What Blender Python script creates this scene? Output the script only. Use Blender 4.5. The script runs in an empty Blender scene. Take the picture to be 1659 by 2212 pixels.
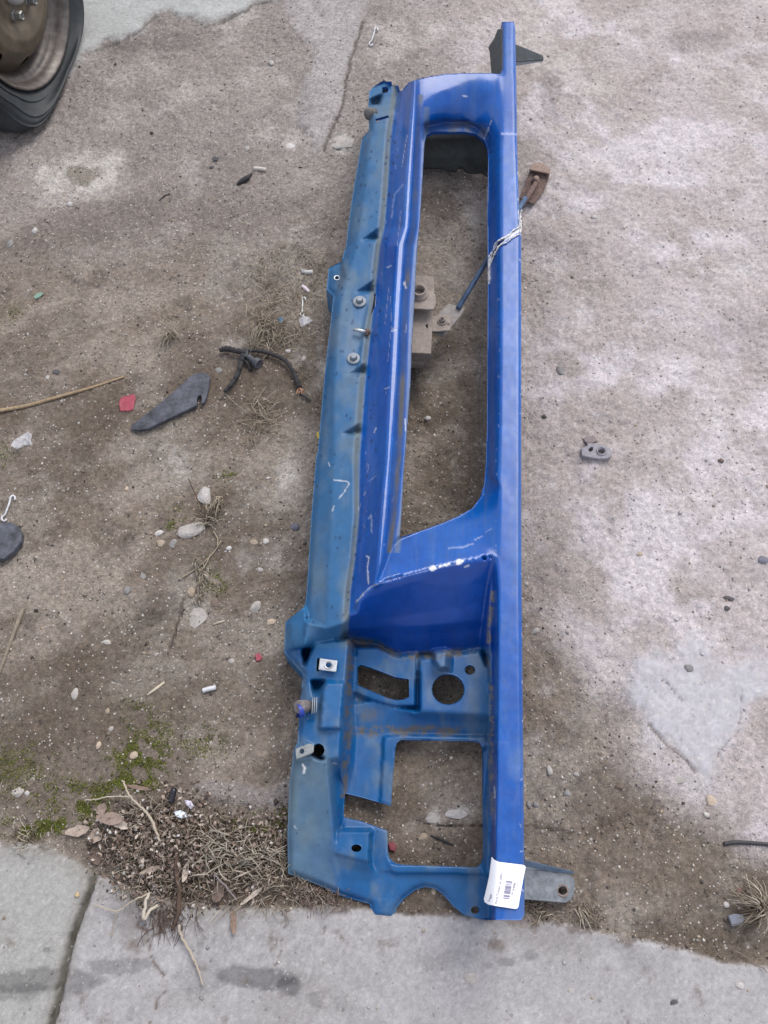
import bpy, math, random
import numpy as np
from mathutils import Vector, Matrix

random.seed(7)
rng = np.random.default_rng(7)
scn = bpy.context.scene
COL = scn.collection

# ------------------------------------------------------------------ camera
TH = math.radians(24.7)          # tilt away from straight down
CH = 1.5                         # camera height
FPX = 1920.0                     # focal length in units of a 1659 x 2212 view
cam_d = bpy.data.cameras.new('camera')
cam = bpy.data.objects.new('camera', cam_d)
COL.objects.link(cam)
cam.location = (0, 0, CH)
cam.rotation_euler = (TH, 0, 0)
cam_d.sensor_fit = 'VERTICAL'
cam_d.sensor_height = 36.0
cam_d.lens = 36.0 * FPX / 2212.0
cam_d.clip_start = 0.01
cam_d.clip_end = 500
scn.camera = cam

# ------------------------------------------------------------------ overcast sky
SUN_EL, SUN_AZ = math.radians(50), math.radians(28)      # azimuth from +Y towards +X
world = bpy.data.worlds.new('World')
scn.world = world
world.use_nodes = True
wn = world.node_tree
bg = wn.nodes['Background']
sky = wn.nodes.new('ShaderNodeTexSky')
sky.sky_type = 'NISHITA'
sky.sun_disc = False
sky.sun_elevation = SUN_EL
sky.sun_rotation = SUN_AZ
sky.dust_density = 4.0
sky.air_density = 1.0
hs = wn.nodes.new('ShaderNodeMix'); hs.data_type = 'RGBA'
hs.inputs[0].default_value = 0.72
hs.inputs[7].default_value = (6.6, 6.8, 7.6, 1)           # even cloud cover
wn.links.new(sky.outputs[0], hs.inputs[6])
wn.links.new(hs.outputs[2], bg.inputs[0])
bg.inputs[1].default_value = 0.09
sun_d = bpy.data.lights.new('sun', 'SUN')
sun_d.energy = 1.5
sun_d.angle = math.radians(35)
sun_d.color = (1.0, 0.97, 0.94)
sun = bpy.data.objects.new('sun', sun_d)
COL.objects.link(sun)
sdir = Vector((math.sin(SUN_AZ) * math.cos(SUN_EL), math.cos(SUN_AZ) * math.cos(SUN_EL), math.sin(SUN_EL)))
sun.rotation_euler = sdir.to_track_quat('Z', 'Y').to_euler()
sun.location = sdir * 20

scn.view_settings.view_transform = 'Standard'
scn.view_settings.look = 'None'
scn.view_settings.gamma = 1
scn.view_settings.exposure = 0.74
scn.view_settings.use_curve_mapping = False
scn.cycles.use_denoising = True
scn.cycles.max_bounces = 6

# ------------------------------------------------------------------ helpers
def un(x, y, z=0.0):
    """the point of the place at height z that the view shows at (x, y)"""
    x = np.asarray(x, float); y = np.asarray(y, float); z = np.asarray(z, float)
    u = (x - 829.5) / FPX; v = (1106 - y) / FPX
    dy = v * math.cos(TH) + math.sin(TH); dz = v * math.sin(TH) - math.cos(TH)
    t = (z - CH) / dz
    x_, y_, z_ = np.broadcast_arrays(u * t, dy * t, z)
    return np.stack([x_, y_, z_], -1)

def pj(P):
    P = np.asarray(P, float)
    x = P[..., 0]; yy = P[..., 1]; zz = P[..., 2] - CH
    y = yy * math.cos(TH) + zz * math.sin(TH); z = yy * math.sin(TH) - zz * math.cos(TH)
    z = np.where(z < .2, .2, z)
    return 829.5 + FPX * x / z, 1106 - FPX * y / z

def hash2(ix, iy, s):
    n = (ix.astype(np.int64) * 374761393 + iy.astype(np.int64) * 668265263 + s * 974711) & 0xffffffff
    n = ((n ^ (n >> 13)) * 1274126177) & 0xffffffff
    n = n ^ (n >> 16)
    return (n & 0xffffff) / float(0xffffff)

def vn(x, y, s=0):
    x = np.asarray(x, float); y = np.asarray(y, float)
    ix = np.floor(x); iy = np.floor(y); fx = x - ix; fy = y - iy
    fx = fx * fx * (3 - 2 * fx); fy = fy * fy * (3 - 2 * fy)
    a = hash2(ix, iy, s); b = hash2(ix + 1, iy, s); c = hash2(ix, iy + 1, s); d = hash2(ix + 1, iy + 1, s)
    return (a * (1 - fx) + b * fx) * (1 - fy) + (c * (1 - fx) + d * fx) * fy

def fbm(x, y, s=0, o=4, g=.5):
    r = 0; a = 1; t = 0
    for i in range(o):
        r = r + a * vn(x * 2 ** i + 17.3 * i, y * 2 ** i - 9.1 * i, s + i); t += a; a *= g
    return r / t

def sst(a, b, x):
    t = np.clip((x - a) / (b - a), 0, 1)
    return t * t * (3 - 2 * t)

def lin(c):
    c = np.asarray(c, float) / 255.0
    return np.where(c <= .04045, c / 12.92, ((c + .055) / 1.055) ** 2.4)

def sdf(X, Y, poly):
    """signed distance to a polygon, negative inside"""
    P = np.asarray(poly, float)[:, :2]
    d = np.full(X.shape, 1e18); s = np.zeros(X.shape, bool)
    n = len(P)
    for i in range(n):
        a = P[i]; b = P[(i + 1) % n]
        ex, ey = b - a
        wx = X - a[0]; wy = Y - a[1]
        t = np.clip((wx * ex + wy * ey) / (ex * ex + ey * ey + 1e-12), 0, 1)
        d = np.minimum(d, (wx - ex * t) ** 2 + (wy - ey * t) ** 2)
        if ey != 0:
            c = ((a[1] <= Y) != (b[1] <= Y)) & (X < a[0] + (Y - a[1]) / ey * ex)
            s ^= c
    d = np.sqrt(d)
    return np.where(s, -d, d)

def sdl(X, Y, line):
    P = np.asarray(line, float)
    d = np.full(X.shape, 1e18)
    for i in range(len(P) - 1):
        a = P[i]; e = P[i + 1] - a
        wx = X - a[0]; wy = Y - a[1]
        t = np.clip((wx * e[0] + wy * e[1]) / (e @ e + 1e-12), 0, 1)
        d = np.minimum(d, (wx - e[0] * t) ** 2 + (wy - e[1] * t) ** 2)
    return np.sqrt(d)

def circle(cx, cy, rx, ry=None, n=20, rot=0.0):
    ry = ry or rx
    return [(cx + rx * math.cos(a) * math.cos(rot) - ry * math.sin(a) * math.sin(rot),
             cy + rx * math.cos(a) * math.sin(rot) + ry * math.sin(a) * math.cos(rot))
            for a in np.linspace(0, 2 * math.pi, n, endpoint=False)]

def empty(name, loc, label, cat, group=None):
    o = bpy.data.objects.new(name, None)
    COL.objects.link(o)
    o.location = Vector([float(c) for c in loc])
    o.empty_display_size = .05
    tag(o, label, cat, group)
    return o

def tag(o, label=None, cat=None, group=None, kind=None):
    if label: o['label'] = label
    if cat: o['category'] = cat
    if group: o['group'] = group
    if kind: o['kind'] = kind
    return o

def root_of(p):
    v = Vector((0, 0, 0))
    while p is not None:
        v += p.location; p = p.parent
    return v

def mesh(name, V, F, mat, parent=None, attrs=None, smooth=True, center=False, normals=None):
    """one mesh object from world-space vertices; F = list of faces or int array (n,3)/(n,4)"""
    V = np.asarray(V, np.float64)
    o_loc = np.zeros(3)
    if parent is not None:
        off = np.array(root_of(parent))
        V = V - off
    if center:
        o_loc = np.array([V[:, 0].mean(), V[:, 1].mean(), V[:, 2].min()])
        V = V - o_loc
    me = bpy.data.meshes.new(name)
    if isinstance(F, np.ndarray):
        k = F.shape[1]
        me.vertices.add(len(V)); me.vertices.foreach_set('co', V.astype(np.float32).ravel())
        me.loops.add(F.size); me.loops.foreach_set('vertex_index', F.astype(np.int32).ravel())
        me.polygons.add(len(F)); me.polygons.foreach_set('loop_start', np.arange(0, F.size, k, dtype=np.int32))
        me.update(calc_edges=True)
    else:
        me.from_pydata(V.tolist(), [], [list(map(int, f)) for f in F])
        me.update()
    me.validate()
    if smooth:
        me.polygons.foreach_set('use_smooth', np.ones(len(me.polygons), bool))
    for k, a in (attrs or {}).items():
        a = np.asarray(a, np.float32)
        if a.ndim == 2:
            at = me.attributes.new(k, 'FLOAT_COLOR', 'POINT')
            at.data.foreach_set('color', np.concatenate([a, np.ones((len(a), 1), np.float32)], 1).ravel())
        else:
            at = me.attributes.new(k, 'FLOAT', 'POINT')
            at.data.foreach_set('value', a)
    if normals is not None:
        me.normals_split_custom_set_from_vertices([tuple(n) for n in normals])
    me.materials.append(mat)
    o = bpy.data.objects.new(name, me)
    COL.objects.link(o)
    o.location = Vector(o_loc.tolist())
    if parent is not None: o.parent = parent
    return o

class MB:
    """collects pieces of one part"""
    def __init__(s): s.v = []; s.f = []; s.c = []; s.n = 0
    def add(s, V, F, col=None):
        V = np.asarray(V, float)
        s.v.append(V); s.f += [[int(i) + s.n for i in f] for f in F]; s.n += len(V)
        if col is not None: s.c.append(np.tile(np.asarray(col, float), (len(V), 1)))
        return s
    def build(s, name, mat, parent=None, **k):
        at = {'Col': np.concatenate(s.c)} if s.c else None
        return mesh(name, np.concatenate(s.v), s.f, mat, parent, attrs=at, **k)

def tube(pts, r, n=6, cap=True):
    pts = np.asarray(pts, float); m = len(pts)
    r = np.broadcast_to(np.asarray(r, float), (m,))
    V = []; F = []
    T = np.gradient(pts, axis=0); T /= np.linalg.norm(T, axis=1)[:, None] + 1e-12
    up = np.array([0, 0, 1.0])
    if abs(T[0] @ up) > .9: up = np.array([1.0, 0, 0])
    for i in range(m):
        a = np.cross(T[i], up); a /= np.linalg.norm(a) + 1e-12
        b = np.cross(a, T[i]); up = b
        for k in range(n):
            w = 2 * math.pi * k / n
            V.append(pts[i] + r[i] * (math.cos(w) * a + math.sin(w) * b))
    for i in range(m - 1):
        for k in range(n):
            F.append([i * n + k, i * n + (k + 1) % n, (i + 1) * n + (k + 1) % n, (i + 1) * n + k])
    if cap:
        F.append(list(range(n))[::-1]); F.append([(m - 1) * n + k for k in range(n)])
    return np.array(V), F

def lathe(prof, n=24, M=None, close=False):
    """profile [(radius, height)...] turned about local Z"""
    V = []; F = []
    for r, h in prof:
        for k in range(n):
            a = 2 * math.pi * k / n
            V.append((r * math.cos(a), r * math.sin(a), h))
    m = len(prof)
    for i in range(m - 1):
        for k in range(n):
            F.append([i * n + k, i * n + (k + 1) % n, (i + 1) * n + (k + 1) % n, (i + 1) * n + k])
    if close:
        F.append([(m - 1) * n + k for k in range(n)]); F.append(list(range(n))[::-1])
    V = np.array(V)
    if M is not None: V = V @ np.array(M.to_3x3()).T + np.array(M.translation)
    return V, F

def spline(pts, n=8):
    P = np.asarray(pts, float)
    Q = np.concatenate([[2 * P[0] - P[1]], P, [2 * P[-1] - P[-2]]])
    out = []
    for i in range(len(P) - 1):
        a, b, c, d = Q[i:i + 4]
        for t in np.linspace(0, 1, n, endpoint=False):
            out.append(.5 * (2 * b + (c - a) * t + (2 * a - 5 * b + 4 * c - d) * t * t + (3 * b - a - 3 * c + d) * t ** 3))
    out.append(P[-1])
    return np.array(out)

def isheet(x0, x1, y0, y1, st, Ff):
    """grid of cells where Ff < 0, its rim slid onto Ff = 0. returns X, Y, quads, rim edges"""
    xs = np.arange(x0, x1 + st, st); ys = np.arange(y0, y1 + st, st)
    X, Y = np.meshgrid(xs, ys)
    Fc = Ff((X[:-1, :-1] + st / 2), (Y[:-1, :-1] + st / 2)) < 0
    ny, nx = X.shape
    I = np.arange(ny * nx).reshape(ny, nx)
    q = np.stack([I[:-1, :-1], I[1:, :-1], I[1:, 1:], I[:-1, 1:]], -1)[Fc]
    used, inv = np.unique(q, return_inverse=True)
    q = inv.reshape(-1, 4)
    X = X.ravel()[used].copy(); Y = Y.ravel()[used].copy()
    e = np.concatenate([q[:, [0, 1]], q[:, [1, 2]], q[:, [2, 3]], q[:, [3, 0]]])
    key = np.sort(e, 1); kk = key[:, 0].astype(np.int64) * len(X) + key[:, 1]
    _, first, cnt = np.unique(kk, return_index=True, return_counts=True)
    rim = e[first[cnt == 1]]
    b = np.unique(rim)
    for _ in range(3):
        h = .25
        f = Ff(X[b], Y[b]); gx = (Ff(X[b] + h, Y[b]) - Ff(X[b] - h, Y[b])) / (2 * h); gy = (Ff(X[b], Y[b] + h) - Ff(X[b], Y[b] - h)) / (2 * h)
        g2 = np.maximum(gx * gx + gy * gy, .3)
        X[b] -= np.clip(f * gx / g2, -st, st); Y[b] -= np.clip(f * gy / g2, -st, st)
    return X, Y, q, rim

def plate(poly, zf, st=2.0, holes=(), drop=.003, lip=None):
    """pressed sheet whose outline is given where it stands; zf(X, Y) its height; drop = depth of its turned-down rim"""
    P = np.asarray(poly, float)
    def Ff(X, Y):
        f = sdf(X, Y, poly)
        for h in holes: f = np.maximum(f, -sdf(X, Y, h))
        return f
    X, Y, q, rim = isheet(P[:, 0].min() - st, P[:, 0].max() + st, P[:, 1].min() - st, P[:, 1].max() + st, st, Ff)
    Z = zf(X, Y) if callable(zf) else np.full(X.shape, float(zf))
    V = un(X, Y, Z)
    return skirt(V, q, rim, drop)

def skirt(V, q, rim, drop):
    b, inv = np.unique(rim, return_inverse=True)
    inv = inv.reshape(rim.shape)
    n = len(V)
    L = V[b].copy()
    d = drop[b] if isinstance(drop, np.ndarray) else drop
    L[:, 2] = np.maximum(L[:, 2] - d, np.minimum(.004, L[:, 2]))
    K = V[b].copy(); K[:, 2] = K[:, 2] * .0 + np.maximum(K[:, 2] - np.minimum(d, .0025), L[:, 2])
    m = len(b)
    s = np.stack([rim[:, 1], rim[:, 0], n + inv[:, 0], n + inv[:, 1]], -1)
    s2 = np.stack([n + inv[:, 1], n + inv[:, 0], n + m + inv[:, 0], n + m + inv[:, 1]], -1)
    return np.concatenate([V, K, L]), np.concatenate([q, s, s2]), b

# ------------------------------------------------------------------ materials
def mat(name, col=(.5, .5, .5), attr=None, rough=.6, metal=0.0, nz=None, bump=None, coat=0.0, rattr=None, spec=.5, alpha=None, trans=0.0, nz2=None):
    m = bpy.data.materials.new(name); m.use_nodes = True
    t = m.node_tree; b = t.nodes['Principled BSDF']
    N = t.nodes.new; L = t.links.new
    tc = N('ShaderNodeTexCoord')
    if attr:
        a = N('ShaderNodeAttribute'); a.attribute_name = attr; src = a.outputs['Color']
    else:
        r = N('ShaderNodeRGB'); r.outputs[0].default_value = (*col, 1); src = r.outputs[0]
    for z in (nz, nz2):
        if z:
            sc, lo, hi, det = z
            n = N('ShaderNodeTexNoise'); n.inputs['Scale'].default_value = sc; n.inputs['Detail'].default_value = det; n.inputs['Roughness'].default_value = .65
            L(tc.outputs['Object'], n.inputs['Vector'])
            mr = N('ShaderNodeMapRange'); mr.inputs[1].default_value = .3; mr.inputs[2].default_value = .7; mr.inputs[3].default_value = lo; mr.inputs[4].default_value = hi
            L(n.outputs[0], mr.inputs[0])
            mx = N('ShaderNodeMix'); mx.data_type = 'RGBA'; mx.blend_type = 'MULTIPLY'; mx.inputs[0].default_value = 1
            L(src, mx.inputs[6]); L(mr.outputs[0], mx.inputs[7]); src = mx.outputs[2]
    L(src, b.inputs['Base Color'])
    b.inputs['Roughness'].default_value = rough
    if rattr:
        a = N('ShaderNodeAttribute'); a.attribute_name = rattr; L(a.outputs['Fac'], b.inputs['Roughness'])
    b.inputs['Metallic'].default_value = metal
    b.inputs['Specular IOR Level'].default_value = spec
    b.inputs['Coat Weight'].default_value = coat
    b.inputs['Coat Roughness'].default_value = .12
    b.inputs['Transmission Weight'].default_value = trans
    if alpha is not None: b.inputs['Alpha'].default_value = alpha
    if bump:
        sc, stg, det = bump
        n = N('ShaderNodeTexNoise'); n.inputs['Scale'].default_value = sc; n.inputs['Detail'].default_value = det; n.inputs['Roughness'].default_value = .7
        L(tc.outputs['Object'], n.inputs['Vector'])
        bp = N('ShaderNodeBump'); bp.inputs['Strength'].default_value = 1; bp.inputs['Distance'].default_value = stg
        L(n.outputs[0], bp.inputs['Height']); L(bp.outputs[0], b.inputs['Normal'])
    return m

M_ground = mat('ground_earth', attr='Col', rough=.92, nz=(130, .72, 1.27, 6), nz2=(700, .78, 1.24, 3), bump=(240, .0040, 6), spec=.15)
def grainy(m):
    # the coarser the soil, the stronger its speckle and relief
    t = m.node_tree; a = t.nodes.new('ShaderNodeAttribute'); a.attribute_name = 'Grain'
    for n in t.nodes:
        if n.type == 'MIX': t.links.new(a.outputs['Fac'], n.inputs[0])
        if n.type == 'BUMP': t.links.new(a.outputs['Fac'], n.inputs['Strength'])
    # single grains: random tone per grain, a few of them pale, and their own little bumps
    N = t.nodes.new; L = t.links.new
    b = t.nodes['Principled BSDF']; tc = [n for n in t.nodes if n.type == 'TEX_COORD'][0]
    src = b.inputs['Base Color'].links[0].from_socket
    for sc, lo, hi, thr in ((330, .84, 1.17, None), (170, 0, 0, (.985, .40, (.42, .395, .37))), (300, 0, 0, (.972, .42, (.50, .475, .45))), (150, 0, 0, (.982, .38, (.085, .076, .07)))):
        v = N('ShaderNodeTexVoronoi'); v.inputs['Scale'].default_value = sc; L(tc.outputs['Object'], v.inputs['Vector'])
        se = N('ShaderNodeSeparateColor'); L(v.outputs['Color'], se.inputs[0])
        mx = N('ShaderNodeMix'); mx.data_type = 'RGBA'
        L(src, mx.inputs[6])
        if thr is None:
            mr = N('ShaderNodeMapRange'); mr.inputs[3].default_value = lo; mr.inputs[4].default_value = hi
            L(se.outputs[0], mr.inputs[0]); mx.blend_type = 'MULTIPLY'; L(a.outputs['Fac'], mx.inputs[0]); L(mr.outputs[0], mx.inputs[7])
        else:
            g = N('ShaderNodeMath'); g.operation = 'GREATER_THAN'; g.inputs[1].default_value = thr[0]; L(se.outputs[0], g.inputs[0])
            d = N('ShaderNodeMath'); d.operation = 'LESS_THAN'; d.inputs[1].default_value = thr[1]; L(v.outputs['Distance'], d.inputs[0])
            m1 = N('ShaderNodeMath'); m1.operation = 'MULTIPLY'; L(g.outputs[0], m1.inputs[0]); L(d.outputs[0], m1.inputs[1])
            m2 = N('ShaderNodeMath'); m2.operation = 'MULTIPLY'; L(m1.outputs[0], m2.inputs[0]); L(a.outputs['Fac'], m2.inputs[1])
            L(m2.outputs[0], mx.inputs[0]); mx.inputs[7].default_value = (*thr[2], 1)
        src = mx.outputs[2]
    L(src, b.inputs['Base Color'])
grainy(M_ground)
M_grit = mat('grit', attr='Col', rough=.85, spec=.25)
M_paint = mat('blue_paint', attr='Col', rattr='Rough', nz=(45, .86, 1.13, 6), nz2=(700, .90, 1.10, 3), bump=(500, .00006, 2), spec=.45)
M_stone = mat('stone', attr='Col', rough=.85, nz=(160, .75, 1.2, 5), bump=(300, .0012, 4), spec=.25)
M_straw = mat('dry_straw', attr='Col', rough=.8, spec=.2)
M_leaf = mat('dry_leaf', attr='Col', rough=.8, nz=(200, .7, 1.2, 3), spec=.2)
M_moss = mat('moss', attr='Col', rough=.9, spec=.1)
M_rubber = mat('black_rubber', (.017, .021, .024), rough=.62, nz=(40, .7, 1.6, 5), bump=(300, .0004, 3))
M_dark = mat('dark_plastic', (.03, .037, .042), rough=.5, nz=(80, .6, 1.5, 4))
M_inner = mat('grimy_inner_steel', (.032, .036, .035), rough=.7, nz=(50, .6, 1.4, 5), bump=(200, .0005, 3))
M_beige = mat('dust_caked_steel', (.30, .255, .225), rough=.9, nz=(120, .75, 1.12, 5), bump=(400, .0005, 3), spec=.15)
M_steel = mat('dull_zinc', (.48, .50, .52), rough=.38, metal=.75, nz=(150, .8, 1.1, 3))
M_grey = mat('greyed_washer', (.25, .28, .31), rough=.6, metal=.2, nz=(200, .8, 1.1, 3))
M_rust = mat('rusty_steel', (.15, .105, .09), rough=.88, nz=(150, .5, 1.5, 5), bump=(400, .0008, 4), spec=.15)
M_rustl = mat('light_rust', (.26, .19, .155), rough=.85, nz=(250, .6, 1.3, 4), spec=.2)
M_white = mat('white_plastic', (.6, .6, .62), rough=.5, nz=(120, .85, 1.05, 3))
M_paper = mat('label_paper', (.86, .86, .90), rough=.55, spec=.3)
M_ink = mat('label_ink', (.09, .08, .12), rough=.7)
M_inkl = mat('faded_ink', (.24, .22, .32), rough=.7)
M_torn = mat('torn_filler', (.86, .85, .82), rough=.85, nz=(300, .7, 1.1, 4), bump=(500, .001, 3))
M_red = mat('red_plastic', (.30, .045, .07), rough=.55, nz=(150, .75, 1.15, 4))
M_wood = mat('dry_twig', (.33, .245, .155), rough=.85, nz=(140, .65, 1.2, 4), spec=.2)
M_tape = mat('cloth_tape', (.022, .021, .023), rough=.8, nz=(200, .7, 1.5, 4), bump=(500, .0006, 2))
M_shard = mat('scuffed_plastic', (.055, .058, .072), rough=.75, nz=(60, .45, 1.9, 6), nz2=(500, .75, 1.25, 3), bump=(220, .001, 4))
M_copper = mat('copper_strands', (.62, .33, .2), rough=.45, metal=.4)
M_rim = mat('brown_wheel_steel', (.13, .105, .073), rough=.5, metal=.25, nz=(25, .65, 1.3, 5))
M_rimlip = mat('grimy_rim_steel', (.11, .095, .085), rough=.45, metal=.35, nz=(50, .6, 1.5, 5))
M_film = mat('clear_film', (.75, .76, .8), rough=.25, alpha=.42)
M_metal = mat('cast_alloy', (.29, .275, .295), rough=.8, nz=(150, .75, 1.15, 4), bump=(400, .0006, 3), spec=.3)
M_green = mat('green_plastic', (.17, .27, .21), rough=.6)
M_bluep = mat('blue_plastic', (.04, .12, .2), rough=.5)
M_yellow = mat('yellow_plastic', (.55, .42, .05), rough=.5)

# ------------------------------------------------------------------ ground
PAVE = [(-400, 1815), (0, 1822), (100, 1828), (150, 1850), (205, 1890), (330, 1935), (450, 1960), (600, 1962), (700, 1955), (780, 1962), (900, 1975), (1000, 1978),
        (1140, 1985), (1230, 1995), (1300, 2018), (1400, 2035), (1490, 2052), (1560, 2080), (1659, 2088), (2100, 2120), (2100, 4200), (-400, 4200)]
SLAB_TL = [(-900, -900), (620, -900), (600, -10), (560, 8), (520, 26), (475, 48), (440, 52), (415, 38), (385, 42), (370, 24), (330, 32), (300, 62), (262, 88), (225, 88), (205, 105), (180, 112), (140, 175), (-900, 420)]
SLAB_R = [(1362, 1420), (1400, 1385), (1450, 1395), (1500, 1385), (1560, 1420), (1650, 1400), (1760, 1420), (1760, 1500), (1660, 1490), (1615, 1520), (1598, 1585), (1566, 1622), (1556, 1690), (1530, 1700), (1500, 1655), (1455, 1612), (1405, 1588), (1372, 1545), (1350, 1490)]
STEPL = [(560, -60), (800, -60), (772, 75), (752, 150), (735, 235), (712, 300), (690, 330), (665, 300), (640, 250), (655, 180), (680, 120), (640, 60)]
LOWSLAB = [(415, 1692), (470, 1688), (540, 1695), (575, 1712), (632, 1672), (680, 1672), (680, 1745), (560, 1745), (480, 1730), (430, 1712)]

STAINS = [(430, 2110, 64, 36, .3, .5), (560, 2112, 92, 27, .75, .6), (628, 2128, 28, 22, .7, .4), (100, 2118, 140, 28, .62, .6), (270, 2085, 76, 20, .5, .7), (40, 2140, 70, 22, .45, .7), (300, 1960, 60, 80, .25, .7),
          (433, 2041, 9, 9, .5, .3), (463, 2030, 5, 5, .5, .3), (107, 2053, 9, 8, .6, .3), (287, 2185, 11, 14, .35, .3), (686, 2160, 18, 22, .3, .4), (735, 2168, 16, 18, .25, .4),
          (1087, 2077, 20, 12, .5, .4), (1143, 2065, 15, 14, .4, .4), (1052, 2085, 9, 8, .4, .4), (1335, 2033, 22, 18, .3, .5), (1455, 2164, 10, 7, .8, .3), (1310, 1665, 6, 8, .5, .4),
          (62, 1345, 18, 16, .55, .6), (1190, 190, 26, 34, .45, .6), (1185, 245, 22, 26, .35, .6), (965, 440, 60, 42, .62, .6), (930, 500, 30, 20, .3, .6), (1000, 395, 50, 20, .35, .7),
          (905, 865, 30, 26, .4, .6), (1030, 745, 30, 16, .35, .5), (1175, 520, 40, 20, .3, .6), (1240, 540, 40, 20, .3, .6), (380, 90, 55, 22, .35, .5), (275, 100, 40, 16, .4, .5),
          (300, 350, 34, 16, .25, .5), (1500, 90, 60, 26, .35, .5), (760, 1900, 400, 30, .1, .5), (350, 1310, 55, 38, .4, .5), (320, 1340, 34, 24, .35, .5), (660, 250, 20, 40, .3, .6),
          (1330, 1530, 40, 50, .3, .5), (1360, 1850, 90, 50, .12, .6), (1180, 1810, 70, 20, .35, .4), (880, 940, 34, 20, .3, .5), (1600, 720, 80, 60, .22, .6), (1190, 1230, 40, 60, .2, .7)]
PALE = [(170, 375, 105, 58, 1.3), (235, 345, 50, 30, .8), (110, 400, 36, 36, .8), (250, 250, 70, 40, .4), (420, 200, 70, 36, .5), (622, 1030, 36, 34, .75), (610, 1075, 40, 40, .35), (735, 305, 40, 20, .8), (712, 785, 26, 40, .65), (640, 770, 30, 22, .25), (700, 190, 40, 60, .55), (560, 180, 60, 70, .3),
        (260, 170, 60, 40, .35), (330, 150, 60, 30, .35), (620, 300, 25, 18, .5), (650, 240, 40, 30, .4), (990, 1755, 30, 16, .8), (935, 1760, 22, 18, .6), (1190, 300, 36, 40, .45), (1220, 190, 60, 60, .4),
        (1250, 690, 70, 50, .5), (1180, 560, 60, 40, .4), (1150, 800, 30, 30, .3), (1540, 900, 70, 60, .8), (1600, 960, 60, 70, .7), (1450, 780, 70, 40, .5), (1400, 830, 50, 50, .5), (1440, 950, 50, 60, .5),
        (1370, 1150, 40, 30, .6), (1430, 1130, 60, 40, .5), (1480, 1080, 60, 40, .35), (1560, 1100, 70, 50, .35), (1270, 640, 40, 20, .4), (1230, 1180, 40, 40, .4), (1420, 1600, 60, 50, .6), (1500, 1700, 40, 30, .7),
        (1570, 1720, 50, 40, .5), (1330, 100, 90, 70, .3), (1280, 430, 80, 60, .2), (1560, 330, 90, 110, .35), (1620, 450, 60, 110, .45), (1600, 570, 60, 50, .6), (1560, 630, 40, 30, .6), (300, 520, 90, 60, .18),
        (395, 1010, 60, 60, .3), (370, 970, 40, 50, .3), (425, 1310, 40, 60, .3), (440, 1390, 30, 40, .2), (590, 1200, 40, 50, .3), (530, 1200, 30, 50, .22), (1030, 500, 26, 60, .45), (1000, 590, 40, 60, .25), (500, 745, 40, 24, .35),
        (1330, 1370, 50, 40, .3), (1640, 1300, 60, 60, .3), (1640, 1180, 40, 60, .4), (1290, 1500, 40, 30, .2), (1170, 1480, 26, 30, .3), (1145, 1620, 30, 60, .2)]
MOSS = [(300, 1640, 70, 44, .9), (250, 1690, 36, 20, 1.0), (310, 1690, 46, 22, 1.0), (170, 1720, 90, 40, .7), (130, 1780, 60, 24, .95), (190, 1750, 60, 30, .6), (60, 1790, 90, 26, .7), (40, 1660, 90, 60, .3), (480, 1025, 40, 14, .5),
        (500, 1020, 14, 8, .8), (372, 1135, 14, 10, .9), (390, 1110, 26, 20, .5), (330, 1600, 60, 60, .4), (440, 1600, 60, 40, .3), (500, 1790, 80, 30, .5), (600, 1780, 50, 40, .5), (20, 680, 30, 24, .4), (0, 980, 30, 30, .4), (300, 1540, 40, 30, .3), (450, 1240, 30, 40, .25), (470, 1270, 30, 30, .25)]
CRACKS = [([(318, 1990), (330, 2060), (352, 2110), (345, 2160), (332, 2230)], 1.6, (116, 100, 92)), ([(322, 2010), (300, 2000), (312, 1980)], 3, (108, 88, 80)), ([(612, 1960), (620, 2010), (600, 2060), (585, 2110)], 1.3, (130, 122, 118)),
          ([(690, 1945), (703, 1990), (700, 2020)], 1.1, (125, 118, 114)), ([(1345, 2180), (1360, 2212), (1380, 2240)], 1.4, (135, 130, 130)), ([(1430, 1468), (1445, 1475), (1462, 1500), (1475, 1515)], 1.3, (120, 116, 118)),
          ([(1400, 1565), (1440, 1612), (1480, 1640), (1500, 1668)], 3.2, (125, 115, 112)), ([(1545, 1640), (1565, 1610), (1596, 1578), (1600, 1490)], 1.6, (140, 135, 136)), ([(782, 50), (756, 135), (737, 235), (700, 325)], 3.2, (98, 90, 84)),
          ([(900, 1775), (1000, 1784), (1045, 1784)], 2.2, (70, 62, 56)), ([(1135, 1785), (1190, 1790), (1245, 1800)], 3.0, (88, 78, 72)), ([(400, 1290), (388, 1345), (372, 1400)], 3.0, (84, 76, 70)), ([(205, 110), (262, 92), (300, 66), (335, 36)], 2.5, (110, 104, 98)), ([(475, 52), (520, 28), (585, 4)], 2.5, (112, 106, 100))]
JOINT = [(212, 1872), (196, 1925), (172, 1985), (143, 2090), (118, 2200), (90, 2330), (20, 2700)]

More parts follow.
